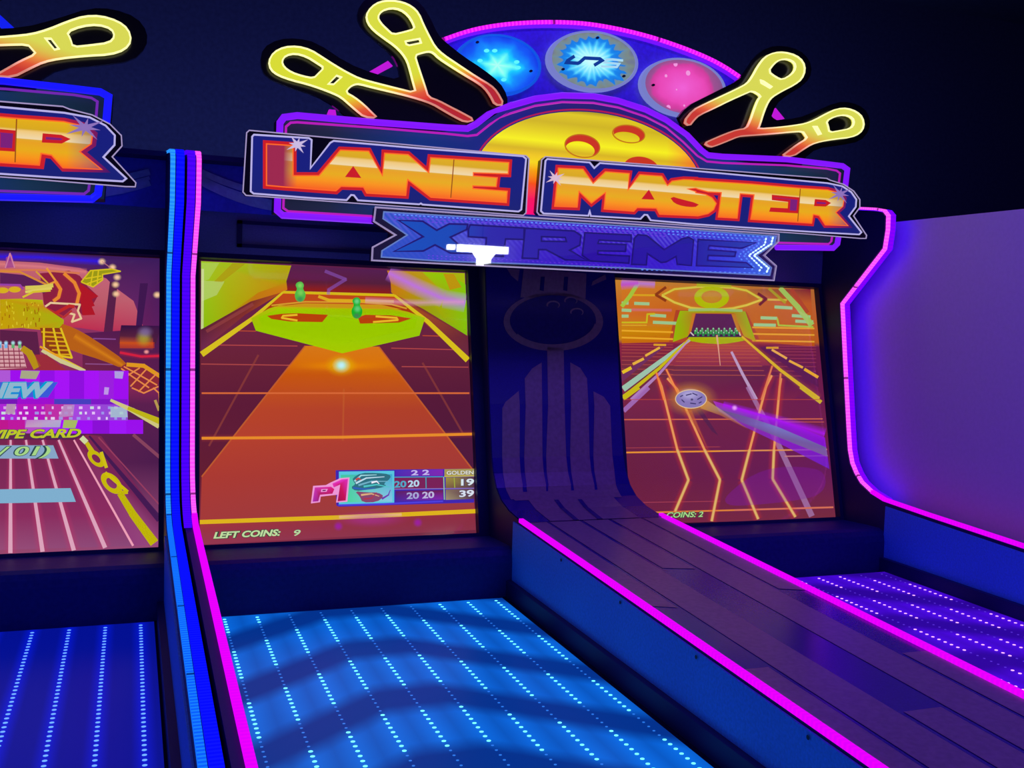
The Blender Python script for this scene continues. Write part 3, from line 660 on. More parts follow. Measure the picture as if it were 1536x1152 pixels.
def build_machine(dx, th, label, group):
    root=thing('bowling_arcade_machine',(XC+dx,2.9,0),label,'arcade machine',group)
    D=Vector((dx,0,0))
    def put(mb,name,mats,parent=root,shift=True,props=None,smooth=False):
        if shift: mb.v=[v+D for v in mb.v]
        return mb.build(name,mats,parent,props=props,smooth=smooth)
    blk,nav=BLACK(),NAVY()
    # side panels with the LED edge
    for side,x,inn in (('l',XL,1),('r',XR,-1)):
        m=MB(); x0,x1=x-.024,x+.024
        body=PROFILE+[(YN-.02,.02),(4.74,.02),(4.74,2.205)]
        m.prism([body],lambda p:Vector((x0,p[0],p[1])),lambda p:Vector((x1,p[0],p[1])))
        sp=put(m,'side_panel',blk)
        ctr=[Vector((x,y,z)) for y,z in PROFILE]
        # diffuser channel on the outer half, chips on the inner half
        def offs(d,xx):
            out=[]
            for i,p in enumerate(ctr):
                a=ctr[max(0,i-1)]; b=ctr[min(len(ctr)-1,i+1)]; t=(b-a).normalized(); nn=Vector((0,t.z,-t.y)) 
                out.append(Vector((xx,p.y+nn.y*d,p.z+nn.z*d)))
            return out
        up=Vector((1,0,0))
        o1=offs(.008,x-inn*.0145); o2=offs(.009,x+inn*.012); kk=15 if th['split'] else len(o1)
        out_=side=='r' and th['split']; o1=offs(-.006,x-inn*.0145) if out_ else o1; m=MB(); m.sweep(o1[:kk],.036 if out_ else .014,.028,nrm=(1,0,0)); put(m,'light_channel',th['channel'] if side=='l' or not th['split'] else th['channel_out'],sp)
        kk=14
        m=MB(); m.sweep(o2[:kk],.011,.017,nrm=(1,0,0)); put(m,'led_strip',th['strip'],sp)
        m=MB(); m.sweep(o2[kk-1:],.016,.020 if th['split'] else .017,nrm=(1,0,0)); put(m,'led_rail',th['rail'] if th['split'] else th['low'],sp)
    # divider between the lanes and the swept column above it
    m=MB(); top=[(y,z) for y,z in COLPATH]
    body=top+[(YN,.02),(4.72,.02),(4.72,1.86)]
    m.prism([body],lambda p:Vector((XD0,p[0],p[1])),lambda p:Vector((XD1,p[0],p[1])))
    div=put(m,'centre_divider',blk)
    m=MB()
    fl=[(XD0+.004,-.0),(XD1-.004,-.0),(XD1-.004,S_SEAM-.004),(XD0+.004,S_SEAM-.004)]
    decal(m,fl,.003); put(m,'column_face',th['panel'],div)
    m=MB(); fl=[(XD0+.018,S_SEAM+.003),(XD1-.018,S_SEAM+.003),(XD1-.018,COLS[-1]-.01),(XD0+.018,COLS[-1]-.01)]
    decal(m,fl,.003); put(m,'divider_top_panel',th['panel'],div)
    # printed stripes, ball ring
    m=MB(); c9=lambda *p:[col_hit(q) for q in T(700,370,2.68,p)]
    off=.0045
    def D_(pts,o=off,mi=0):
        P=[p for p in pts if p]
        if len(P)>2: decal(m,P,o,mi)
    ring=[col_hit(q) for q in T(700,370,2.68,ell(347,302,200,118,0,44))]
    D_(ring)
    D_(c9((228,88),(480,108),(476,210),(215,205)))
    D_(c9((160,88),(212,92),(205,140),(178,118)))
    D_(c9((556,112),(560,132),(500,158),(505,140)))
    D_(c9((322,405),(388,405),(392,640),(418,960),(420,1010),(325,1010),(328,960),(326,640)))
    D_(c9((300,466),(302,640),(318,960),(320,1010),(245,1010),(240,960),(236,640),(232,530),(262,490)))
    D_(c9((208,580),(212,640),(224,960),(228,1012),(178,1020),(160,985),(148,930),(142,760),(142,650),(155,625)))
    D_(c9((415,466),(455,488),(482,530),(488,640),(512,960),(518,1010),(435,1008),(428,960),(418,640)))
    D_(c9((508,582),(550,604),(575,640),(580,760),(592,900),(612,1000),(560,1008),(530,1008),(522,960),(512,640)))
    # joined foot of the bars, fanning to the divider
    xa,xb=XD0+.09,XD1-.09
    s9=lambda y:col_hit(T(700,370,2.68,[(390,y)])[0])[1]
    sa,sb=s9(958),s9(1018)
    D_([(xa-.045,sa+.04),(xb+.012,sa+.04),(xb+.012,sb),(xa-.03,sb)])
    D_([(xa+.03,sb-.005),(xb-.03,sb-.005),(xb-.03,S_SEAM-.006),(xa+.03,S_SEAM-.006)])
    # stripes along the divider top
    def sy(y): return S_SEAM+ (3.765-y)*1.001
    for x0,x1,ya,yb in ((1.492,1.568,3.76,2.73),(1.582,1.713,3.76,YN+.05),(1.729,1.841,3.76,3.09),(1.857,1.99,3.76,YN+.05),(2.004,2.088,3.76,2.8),
                        (1.492,1.568,2.22,YN+.05),(2.004,2.088,2.22,YN+.05),(1.729,1.841,1.9,YN+.05)):
        D_([(x0,sy(ya)),(x1,sy(ya)),(x1,sy(yb)+(.03)),(x0,sy(yb))])
    put(m,'printed_stripes',th['stripe'],div)
    m=MB(); D_([col_hit(q) for q in T(700,370,2.68,ell(345,298,173,102,0,44))],.006)
    ball=put(m,'printed_ball',th['panel2'],div)
    for xs in ((296,312),(390,406)):
        m=MB(); D_(c9((xs[0],122),(xs[1],122),(xs[1]-4,180),(xs[0]-4,176)),.006); put(m,'stripe_gap',th['panel2'],div)
    for pts in (((350,1022),(368,1022),(452,1104),(430,1104)),((445,1020),(462,1020),(548,1100),(525,1100))):
        m=MB(); D_(c9(*pts),.006); put(m,'stripe_gap',th['panel2'],div)
    for cx_,cy_ in ((345,235),(416,218),(440,264)):
        m=MB(); o=ell(cx_,cy_,27,17,0,20,-40,200); i_=ell(cx_+1,cy_+2,22,13,0,20,-40,200); D_([col_hit(q) for q in T(700,370,2.68,o+i_[::-1])],.0075); put(m,'finger_hole_outline',th['stripe'],div)
    m=MB(); o=ell(345,298,176,104,0,30,215,350); i_=ell(343,292,172,102,0,30,215,350); D_([col_hit(q) for q in T(700,370,2.68,o+i_[::-1])],.0075)
    put(m,'ball_rim_line',th['stripe'],div)
    # LED rails on the divider edges
    for x,sg in ((XD0,1),(XD1,-1)):
        ys=[3.797,3.5,3.0,2.4,1.8,YN]; m=MB(); m.sweep([Vector((x+sg*.004,y,rail_z(y)+.006)) for y in ys],.018,.016,nrm=(0,0,1)); put(m,'led_rail',th['rail'],div)
    for x in (XD0-.0075,XD1+.0075):
        for y in (3.35,2.87,2.4,1.9):
            m=MB()
            n=len(m.v)
            for k in range(10): m.v.append(Vector((x-(.002 if x<1.7 else -.002),y+.006*math.cos(k*math.pi/5),rail_z(y)-.028+.006*math.sin(k*math.pi/5))))
            m.face(range(n,n+10))
            put(m,'screw_head',plain('dark screw','08080a',.4),div)
    # header over the screens
    XA,XB=XL+.024,XR-.024
    m=MB(); m.box((XA,4.44,1.79),(XB,4.5,1.975))
    hd=put(m,'header_panel',th['header'])
    for cx_ in (.99,2.587):
        m=MB(); w,z0,z1=.33,1.835,1.945
        for (a,b,c,d) in ((-w,-w+.02,z0,z1),(w-.02,w,z0,z1),(-w,w,z0,z0+.014),(-w,w,z1-.014,z1)): m.box((cx_+a-.25,4.425,c),(cx_+b-.25,4.442,d))
        put(m,'vent_frame',blk,hd)
    m=MB(); m.box((XA,4.42,1.975),(XB,4.5,2.165)); up=put(m,'header_graphic_panel',th['hgraphic'])
    for x0 in (XL,1.0,2.55):
        for k,(dz,w) in enumerate(((0,.026),(-.035,.014),(-.06,.03))):
            pts=[]
            for i in range(15):
                t=i/14; xx=x0+.03+t*.75; pts.append(Vector((xx,4.414-.001*k,2.135+dz*.6-.32*(t-t*t)*(1+k*.1))))
            pts=[p for p in pts if p.x<XB-.02]
            m=MB(); m.sweep(pts,w,.004,nrm=(0,-1,0)); put(m,'printed_swag',th['swag'],up)
    m=MB(); m.box((XA,4.30,2.165),(XB,4.72,2.185)); put(m,'roof_panel',blk)
    m=MB(); m.box((XA,4.62,.05),(XB,4.7,2.16)); put(m,'back_panel',blk)
    # screens
    for k,(x0,x1) in enumerate(((SX0,SX1),(2*XC-SX1,2*XC-SX0))):
        art=th['screens'][k]
        m=MB()
        c=[scr_pt(x0-.004,ZB-.006),scr_pt(x1+.004,ZB-.006),scr_pt(x1+.004,ZT+.006),scr_pt(x0-.004,ZT+.006)]
        n=len(m.v); m.v+=[p-SN*.001 for p in c]+[p-SN*.05 for p in c]
        for f in ((0,1,2,3),(7,6,5,4),(0,4,5,1),(1,5,6,2),(2,6,7,3),(3,7,4,0)): m.face([n+i for i in f])
        sc=put(m,'video_screen',emis('screen backlight','3a1020',.6))
        if art: 
            A=art(); ob=A.build('screen_picture',sc)
        else:
            A=th['fallback'](); ob=A.build('screen_picture',sc); ob.location.x=th['fbshift']
        m=MB(); n=len(m.v); m.v+=[p+SN*.034 for p in c]+[p+SN*.037 for p in c]
        for f in ((4,5,6,7),(3,2,1,0),(0,1,5,4),(1,2,6,5),(2,3,7,6),(3,0,4,7)): m.face([n+i for i in f])
        put(m,'screen_glass',glass_mat('screen glass',1.5,.06,.3),sc)
        # surround
        m=MB(); xl_,xr_=(XA,XD0) if k==0 else (XD1,XB)
        def slab(ax,bx,az,bz,f=.040,bk=.05):
            q=[scr_pt(ax,az),scr_pt(bx,az),scr_pt(bx,bz),scr_pt(ax,bz)]; n=len(m.v); m.v+=[p+SN*f for p in q]+[p-SN*bk for p in q]
            for fc in ((0,1,2,3),(7,6,5,4),(0,4,5,1),(1,5,6,2),(2,6,7,3),(3,7,4,0)): m.face([n+i for i in fc])
        e=.002
        slab(xl_,x0-e,ZB-.03,ZT+.03); slab(x1+e,xr_,ZB-.03,ZT+.03); slab(x0-e,x1+e,ZT+e,ZT+.03); slab(x0-e,x1+e,ZB-.03,ZB-e,f=.038)
        bz=put(m,'screen_surround',blk)
        # pit ledge and fascia under the screen
        m=MB(); prof=[(4.22,ZB-.012),(4.0,ZB+.002),(3.90,ZB+.006),(3.872,ZB-.002),(3.858,ZB-.022),(3.852,ZB-.05),(3.85,.40)]
        loft_x(m,prof,xl_,xr_); put(m,'pit_hood',th['hood'],smooth=False)
        # lane
        lx0,lx1=(XL+.064,XD0-.064) if k==0 else (XD1+.064,XR-.064)
        m=MB(); m.box((lx0,YN,ZLANE-.03),(lx1,3.80,ZLANE)); ln=put(m,'lane',th['lane'][k])
        for a,b in ((lx0-.04,lx0),(lx1,lx1+.04)):
            m=MB(); m.box((a,YN,ZLANE-.06),(b,3.85,ZLANE-.012)); put(m,'gutter',plain('gutter matte black','10122c',.8,.1))
        m=MB(); wx0,wx1=(XL+.024,XD0) if k==0 else (XD1,XR-.024)
        # inner side boards with a black kick strip along the lane
        for xx,sg in ((wx0,1),(wx1,-1)):
            m=MB(); n=0
            for y in (3.86,YN):
                m.v+=[Vector((xx+sg*.006,y,ZLANE+.055)),Vector((xx+sg*.006,y,rail_z(y)-.014)),Vector((xx,y,rail_z(y)-.014)),Vector((xx,y,ZLANE+.055))]
            for f in ((0,1,5,4),(1,2,6,5),(2,3,7,6),(3,0,4,7),(0,3,2,1),(4,5,6,7)): m.face([n+i for i in f])
            put(m,'side_board',WALLIN())
        for xx,sg in ((wx0,1),(wx1,-1)):
            m=MB(); m.box((min(xx,xx+sg*.03),YN,ZLANE-.03),(max(xx,xx+sg*.03),3.85,ZLANE+.055))
            put(m,'kick_strip',blk)
        # rows of chips in the lane
        a0,st=(.3257,.1157) if k==0 else (2*XC-.3257-9*.1157,.1157)
        n0=th['phase'][k]
        for r in range(10):
            m=MB(); x=a0+r*st; y=3.765; j=0
            while y>YN+.02:
                on = True if n0 is None else ((j-n0[r])%15)<9
                rx,ry=(.0062,.0052) if on else (.0042,.0036); n=len(m.v)
                for q in range(8): m.v.append(Vector((x+rx*math.cos(q*math.pi/4),y+ry*math.sin(q*math.pi/4),ZLANE+.0012)))
                for q in range(8): m.v.append(Vector((x+rx*math.cos(q*math.pi/4),y+ry*math.sin(q*math.pi/4),ZLANE-.0005)))
                m.face(range(n,n+8),0 if on else 1)
                for q in range(8): m.face((n+q,n+8+q,n+8+(q+1)%8,n+(q+1)%8),0 if on else 1)
                y-=.0306; j+=1
            put(m,'led_row',[th['dot'][k],th['dotdim'][k]],ln,props={'kind':'stuff'})
        m=MB(); m.box((wx0,YN-.02,.02),(wx1,YN,ZLANE+.02)); put(m,'front_board',blk)
    return root
def build_themes():
    fill=hx
    pA=[[12,9,6,3,3,3,6,9,12,0],[6,3,0,12,9,9,12,0,3,6]]
    # machine A, second lane: mirrored phases measured from the photograph
    A={'split':True}
    A['strip']=strip_mat('magenta LED tape','ff60fa','f846f0',1.2); A['channel']=strip_mat('violet light channel','4800f0','3c00d8',1.3,seams=False)
    A['channel_out']=strip_mat('violet outer light channel','4c00ff','4400f0',3.6,seams=False); A['rail']=strip_mat('magenta LED rail','de00ff','d200f4',1.2,seams=False)
    A['panel']=plain('indigo column laminate','2c1c88',.2,.6,bump=.02,scale=200); A['panel2']=plain('indigo print','281a78',.22,.6)
    A['stripe']=plain('mauve print','a48c88',.3,.5); A['header']=plain('grey blue header','6080a0',.3,.5,bump=.03,scale=150)
    A['hgraphic']=plain('blue header print','5068ff',.4,.4); A['swag']=plain('light blue swag print','b8e0ff',.35,.5)
    A['hood']=plain('pit hood blue','20306c',.5,.15)
    A['lane']=[lane_mat('cyan back-lit lane','0a6ae0','03328c','02060c',.3257,.1157,(4.0,2.8,1.0),'wave'),
               lane_mat('violet back-lit lane','4a08e0','2c0498','080414',2*XC-.3257-9*.1157,.1157,(4.5,9.0,1.0),'wave')]
    A['dot']=[emis('cyan LED chip','70f8ff',1.6),emis('lilac LED chip','f0a8ff',1.6)]
    A['dotdim']=[emis('dim cyan LED chip','2a78e8',1.0),emis('dim lilac LED chip','5a30d8',1.0)]
    A['phase']=pA; A['screens']=[art_middle,art_right]
    B=dict(A); B['split']=False
    B['strip']=strip_mat('blue LED tape','2c98ff','1c80fc',1.15); B['channel']=strip_mat('deep blue light channel','0a10ff','0408e8',1.4,seams=False)
    B['low']=strip_mat('deeper blue LED tape','187cff','0858fc',1.1); B['rail']=strip_mat('blue LED rail','1848ff','0c20f0',1.3,seams=False)
    B['lane']=[lane_mat('blue back-lit lane','0414c8','020c98','060c20',.3257,.1157,(4,2,1),'even'),lane_mat('deep blue back-lit lane','0518d0','031090','060c20',2*XC-.3257-9*.1157,.1157,(4,2,1),'even')]
    B['dot']=[emis('pale blue LED chip','6098ff',1.5)]*2; B['dotdim']=B['dot']; B['phase']=[None,None]
    B['screens']=[None,art_left]; B['fallback']=art_middle; B['fbshift']=-PITCH
    return A,B
TA,TB=build_themes()
build_machine(0,TA,'large twin bowling machine with magenta LED edges, one cyan and one violet lit lane','twin bowling machines')
build_machine(-PITCH,TB,'bowling machine at far left with blue LED edge, pink lane picture and blue lit lane','twin bowling machines')
# ------------------------------------------------------------------ the marquee sign
YS=4.0
def C2(*p): return T(360,0,3.49,p)
def C3(*p): return T(640,0,3.2,p)
def C4(*p): return T(960,60,3.3875,p)
def K(ox,oy): return lambda *p: T(ox,oy,5.908,p)
KL=K(360,160); KN=K(600,190); KM=K(800,220); KE=K(1040,240); X3=K(540,300); X4=K(780,300); X5=K(960,300)
def build_sign(dx, th, label, group):
    root=thing('marquee_sign',(XC+dx,YS,2.1),label,'sign',group)
    D=Vector((dx,0,0))
    def put(mb,name,mats,parent=root,props=None):
        mb.v=[v+D for v in mb.v]; return mb.build(name,mats,parent,props=props)
    def slab(loops,y,dep,mats,name,parent=root,props=None,mside=None,yb=None):
        """cut-out board: outline on the plane y, dep thick towards the wall"""
        m=MB(); L=[[tuple((lambda v:(v.x,v.z))(at_y(p,y))) for p in l] for l in loops]
        m.prism(L,lambda p:Vector((p[0],y,p[1])),lambda p:Vector((p[0],y+dep,p[1])),0,mside)
        return put(m,name,mats,parent,props)
    def bars(paths,y,w,h,mat,name,parent=root,closed=False,rnd=0):
        for pth in paths:
            m=MB(); m.sweep([at_y(p,y) for p in pth],w,h,closed=closed,rnd=rnd); o=put(m,name,mat,parent)
        return o
    def zof(px,py,y): return at_y((px,py),y).z-2.1
    def xof(px,py,y): return at_y((px,py),y).x-XC
    blk=plain('sign black acrylic','0b0b10',.18,.5); grey=plain('sign black body','0c0c14',.45,.4)
    # ---- arch board with LED arc and three ball medallions
    arc=C3((70,188),(200,142),(330,117),(470,104),(620,101),(760,108),(900,131),(1050,166),(1200,215),(1330,266),(1420,312),(1500,366),(1530,388))
    low=C3((1350,760),(1250,650),(1050,530),(800,466),(650,461),(520,476),(300,556),(100,700))
    ab=slab([chaikin(arc,1,False)+low],4.12,.05,plain('arch print violet','7c6cf4',.3,.6),'arch_board')
    m=MB(); m.sweep([at_y((x,y+2.2),4.105) for x,y in chaikin(arc,2,False)],.015,.03); put(m,'led_strip',th['tape'],ab)
    m=MB(); m.sweep([at_y((x,y+7.0),4.11) for x,y in chaikin(arc,2,False)],.012,.02); put(m,'light_channel',th['chan'],ab)
    for k,(cx_,cy_,rx,ry,sh) in enumerate(((747,97,65,46,.06),(889.5,91.5,68,45.5,.06),(1025.5,131,64,44,.1))):
        e=ell(cx_,cy_,rx,ry,sh,48); e2=ell(cx_+1.5,cy_-1,rx-5,ry-3.5,sh,48); yf=4.085
        rim=slab([e,e2[::-1]],yf,.03,[[emis('blue medallion rim','0c58e8',.9),emis('lilac medallion rim','7c84d0',.9),emis('lilac medallion rim','7c84d0',.9)][k]],'medallion_rim',ab)
        cen=at_y((cx_,cy_),yf); R0=(at_y((cx_+rx,cy_),yf)-cen).length
        mt,nt,out=newmat('medallion %d'%k); o,tc=xyz(nt)
        ux=math_(nt,'DIVIDE',math_(nt,'SUBTRACT',o[0],cen.x-XC),R0); uz=math_(nt,'DIVIDE',math_(nt,'SUBTRACT',o[2],cen.z-2.1),R0*ry/rx*1.0)
        rr=math_(nt,'SQRT',math_(nt,'ADD',math_(nt,'MULTIPLY',ux,ux),math_(nt,'MULTIPLY',uz,uz)))
        an=math_(nt,'ARCTAN2',uz,ux)
        no=nt.nodes.new('ShaderNodeTexNoise'); no.inputs['Scale'].default_value=14; nt.links.new(tc.outputs['Object'],no.inputs['Vector'])
        jit=math_(nt,'MULTIPLY',math_(nt,'SUBTRACT',no.outputs['Fac'],.5),.45)
        if k==1:
            star=math_(nt,'MULTIPLY',math_(nt,'ABSOLUTE',math_(nt,'SINE',math_(nt,'MULTIPLY',an,11))),.10)
            col=ramp_node(nt,math_(nt,'ADD',rr,math_(nt,'ADD',star,jit)),[(0,'d8ffff'),(.3,'a8f8ff'),(.5,'50d0f8'),(.62,'1088e8'),(.74,'1078d8'),(.76,'6c8c98'),(.88,'788878'),(1,'6a7088')])
        elif k==0:
            star=math_(nt,'MULTIPLY',math_(nt,'ABSOLUTE',math_(nt,'SINE',math_(nt,'MULTIPLY',an,3))),.14)
            col=ramp_node(nt,math_(nt,'ADD',rr,math_(nt,'ADD',star,jit)),[(0,'c0fff0'),(.28,'70fff0'),(.45,'10d0f8'),(.6,'0890f8'),(.85,'0858f0'),(1,'0a40e0')])
        else:
            vo=nt.nodes.new('ShaderNodeTexVoronoi'); vo.inputs['Scale'].default_value=18; nt.links.new(tc.outputs['Object'],vo.inputs['Vector'])
            col=ramp_node(nt,math_(nt,'ADD',rr,math_(nt,'MULTIPLY',jit,.6)),[(0,'f060d0'),(.5,'e848b0'),(.68,'d03c94'),(.76,'9c5088'),(.85,'8c5080'),(1,'704880')])
            col=mixc(nt,math_(nt,'MULTIPLY',math_(nt,'LESS_THAN',vo.outputs['Distance'],.2),math_(nt,'LESS_THAN',rr,.7)),col,hx('f098d8',1))
        p=nt.nodes.new('ShaderNodeBsdfPrincipled'); p.inputs['Base Color'].default_value=(.05,.05,.08,1); p.inputs['Roughness'].default_value=.25
        nt.links.new(col,p.inputs['Emission Color']); p.inputs['Emission Strength'].default_value=1; nt.links.new(p.outputs[0],out.inputs[0])
        md=slab([e2],4.092,.02,mt,'ball_medallion',ab,{'label':['glowing blue medallion with a frost burst','grey rimmed medallion with a blue burst and lettering','pink dimpled medallion'][k]})
        if k==1:
            L=lambda *p:T(700,40,5.908,p)
            bars([L((955,262),(895,300),(885,318),(985,325),(1000,318),(1045,278),(1180,285),(1200,300),(1130,342)),],4.086,.014,.004,emis('logo navy','0c3c98',.9),'logo_stroke',md)
            bars([L((1385,300),(1290,290),(1240,292),(1220,318),(1350,330),(1330,358),(1190,352))],4.086,.009,.004,emis('logo pale blue','a8d8f0',1.0),'logo_stroke_pale',md)
        if k==0:
            L=lambda *p:T(700,40,5.908,p)
            dots=[L(q)[0] for q in ((178,212),(250,212),(445,312),(458,362),(330,470),(120,300))]
            for d in dots:
                mm=MB(); mm.prism([[(lambda v:(v.x,v.z))(at_y(q,4.088)) for q in ell(d[0],d[1],4,2.6,0,12)]],lambda p:Vector((p[0],4.088,p[1])),lambda p:Vector((p[0],4.091,p[1])))
                put(mm,'frost_spot',emis('frost spot','60f8ff',1),md)
        for q in {0:((97,136),(572,392)),1:((1162,97),(857,376),(1396,437)),2:((1000,0),)}[k]:
            d=T(700,40,5.908,[q])[0] if k<2 else T(900,60,5.908,[(475,398)])[0]
            mm=MB(); mm.prism([[(lambda v:(v.x,v.z))(at_y(z,4.084)) for z in ell(d[0],d[1],2.4,1.9,0,10)]],lambda p:Vector((p[0],4.084,p[1])),lambda p:Vector((p[0],4.091,p[1])))
            put(mm,'mounting_screw',plain('dark screw','08080a',.4),md)
    # ---- light box behind the plates
    edge=[(418,176),(602,188),(700,196)]+C3((300,556),(400,510),(520,477),(650,462),(800,466),(920,488),(1050,530),(1150,582),(1250,655),(1330,738))+[(1066,236),(1266,250),(1252,371),(800,346),(414,318)]
    edge=[(x,y) for x,y in edge]
    inner=ramp_emis('light box print',0,-1.4,1.35,[(0,'141828'),(.12,'1c2440'),(.25,'10307c'),(.4,'1c2080'),(.5,'1c2070'),(.62,'241c74'),(.78,'10307c'),(.9,'14304c'),(1,'101c28')],.95)
    bx=slab([edge],4.06,.14,[inner,grey],'light_box',mside=1)
    for xs in (.8,XC,2.75):
        m=MB(); m.box((xs-.03,4.195,2.0),(xs+.03,4.4195,2.06)); put(m,'support_arm',grey)
    # two nested neon tubes run round the box
    tube=[(560,331),(424,323),(416,316),(420,184),(426,176)]+C2((300,605),(700,640),(1080,668),(1190,673),(1235,650),(1300,600),(1396,548))
    tube+=C3((330,538),(400,508),(520,474),(650,458),(800,462),(920,484),(1050,526),(1150,576),(1250,648),(1320,722),(1350,745),(1420,752))
    tube+=[(1180,239),(1240,246),(1264,249),(1271,254),(1262,330),(1256,366),(1250,372),(1164,371)]
    def rnd_(p): return p
    bars([tube],4.016,.026,.026,th['tube'],'neon_tube',bx,rnd=8)
    cx0,cy0=860,275
    tube2=[(560,324.5),(432,317),(425,312),(429,190),(436,184)]+C2((300,640),(700,668),(1080,700),(1190,712),(1240,706),(1310,650),(1396,592))
    tube2+=C3((330,575),(400,545),(520,508),(650,490),(800,494),(920,516),(1050,560),(1150,612),(1230,680),(1300,748),(1345,775),(1420,782))
    tube2+=[(1180,248),(1240,253),(1255,256),(1260,260),(1252,330),(1247,362),(1243,366),(1166,364)]
    bars([tube2],4.02,.009,.012,th['tube2'],'inner_neon_tube',bx,rnd=6)
    # glowing bowling ball half
    cyan=None
    zb0,zb1=zof(806,325,4.05),zof(871,168,4.05)
    bm=ramp_emis('ball print',2,zb0,zb1,[(0,'ff0a78'),(.16,'f81860'),(.3,'f85018'),(.42,'f8a008'),(.5,'f8d808'),(.56,'f0c808'),(.62,'d8b408'),(.7,'f8f000'),(.78,'e8d400'),(.88,'d0b400'),(.97,'e0c800'),(1,'b8a008')],1.0,fades=((0,xof(1000,230,4.05),xof(1052,245,4.05),'f86018'),))
    bl=slab([[(722,219)]+ell(883,276,171,108,.07,30,152,10)[::1] +[(1050,255),(1046,262),(820,250),(818,340),(792,340),(788,240)]] if False else [ell(883,276,171,108,.07,44,-16,196)+[(788,306),(788,321),(818,323),(820,312)]],4.052,.006,bm,'glowing_ball',bx)
    def hole(cx_,cy_,rx,ry,a0,a1,w):
        o=ell(cx_,cy_,rx,ry,.1,24,a0,a1); i_=ell(cx_-w*.35,cy_+w*.6,rx-w*.45,ry-w*.5,.1,24,a0,a1); return o+i_[::-1]
    for q in ((873.5,219,26,17,-35,190,9),(943,201,24,13,-60,160,9),(962,252,26,17,10,170,9)):
        hs=MB(); lp=hole(*q); hs.prism([[(lambda v:(v.x,v.z))(at_y(z,4.049)) for z in lp]],lambda p:Vector((p[0],4.049,p[1])),lambda p:Vector((p[0],4.0515,p[1])))
        put(hs,'finger_hole',emis('ball hole red','c83418',1),bl)
    bars([ell(873.5,219,26,17,.1,40)],4.05,.0045,.004,emis('ball hole line','c07010',1),'finger_hole_outline',bl,closed=True)
    bars([ell(943,201,24,13,.1,40)],4.05,.0045,.004,emis('ball hole line','c07010',1),'finger_hole_outline',bl,closed=True)
    bars([ell(883,276,174,111,.07,60,0,180)],4.051,.006,.004,emis('ball edge line','b01850',1),'ball_edge_line',bl)
    # ---- neon pins
    pinL=C2((1382,548),(1345,480),(1312,447),(1240,405),(1150,345),(1060,285),(1020,245),(990,190),(960,130),(935,70),(900,35),(850,12),(790,3),(730,10),(685,38),(660,80),(668,120),(700,160),(760,205),(810,240),(850,280),(875,320),(890,370),(905,430),(922,488),
      (800,458),(690,430),(625,412),(560,380),(500,345),(430,300),(370,262),(300,243),(230,247),(175,275),(150,320),(160,365),(200,395),(270,420),(350,440),(420,463),(490,490),(530,510),(570,545),(610,580),(650,612),(718,617),
      (690,590),(650,550),(600,510),(552,484),(575,455),(600,442),(625,440),(700,460),(850,495),(940,520),(1010,545),(1060,575),(1120,610),(1180,640),(1228,628),(1160,590),(1100,560),(1040,528),(985,508),(970,460),(950,400),(930,340),(915,290),(950,278),(985,270),(1010,275),(1040,305),(1100,345),(1180,395),(1240,430),(1280,460),(1310,500),(1335,550))
    hL=[C2((720,90),(740,58),(790,42),(840,50),(880,80),(905,120),(915,152),(860,168),(800,182),(770,155),(735,120)),C2((865,217),(940,203),(948,225),(885,238),(870,232)),
        C2((218,320),(240,290),(290,280),(350,297),(410,335),(440,355),(410,385),(385,410),(330,400),(270,380),(230,352)),C2((505,396),(530,405),(490,442),(462,440))]
    pinR=C4((222,415),(270,355),(330,325),(400,292),(500,245),(545,220),(570,185),(600,130),(635,85),(680,65),(730,62),(790,78),(828,110),(838,155),(820,200),(780,230),(720,260),(670,290),(650,315),(630,360),(605,440),(598,452),
      (700,445),(780,435),(840,425),(890,405),(950,372),(1000,350),(1050,347),(1100,365),(1130,395),(1137,440),(1115,475),(1070,495),(1000,502),(920,515),(870,530),(830,555),(775,592),(722,588),
      (760,560),(800,530),(850,500),(838,482),(826,464),(760,468),(700,474),(600,482),(540,486),(500,490),(440,515),(390,535),(358,545),(325,525),(380,500),(440,475),(490,457),(540,450),(560,410),(580,350),(600,300),(615,285),(570,258),(540,270),(450,310),(380,345),(300,382),(275,405),(250,438))
    hR=[C4((650,160),(680,120),(710,100),(750,97),(785,115),(790,145),(770,175),(722,203),(690,190)),C4((612,205),(626,210),(668,238),(660,245),(615,219)),
        C4((945,412),(990,388),(1040,380),(1080,395),(1088,425),(1070,450),(1010,462),(960,470),(955,440)),C4((880,440),(897,440),(918,478),(905,482))]
    bdL=C2((1400,500),(1360,430),(1270,360),(1170,295),(1078,222),(1035,180),(1000,100),(950,20),(890,-22),(800,-42),(700,-35),(630,20),(612,90),(640,150),(720,220),(800,290),(830,350),(840,420),(700,385),(560,330),(400,222),(300,200),(200,205),(120,250),(105,330),(130,400),(250,455),(400,500),(500,560),(600,650),(700,672),(1200,692),(1400,560))
    bdR=C4((180,410),(240,335),(330,290),(400,255),(500,205),(545,150),(590,80),(650,35),(730,28),(810,50),(862,100),(875,165),(840,225),(740,285),(690,330),(660,410),(800,398),(900,360),(1000,315),(1070,315),(1140,345),(1170,400),(1165,460),(1120,515),(1020,535),(900,550),(830,605),(820,650),(500,620),(340,560))
    AX={'left':(.385,-1),'right':(-.215,-1)}
    def uL(u): a=at_y((600,u-180),4.01); return .385*(a.x-XC)-(a.z-2.1)
    def uR(u): a=at_y((1130,u+339),4.01); return -.215*(a.x-XC)-(a.z-2.1)
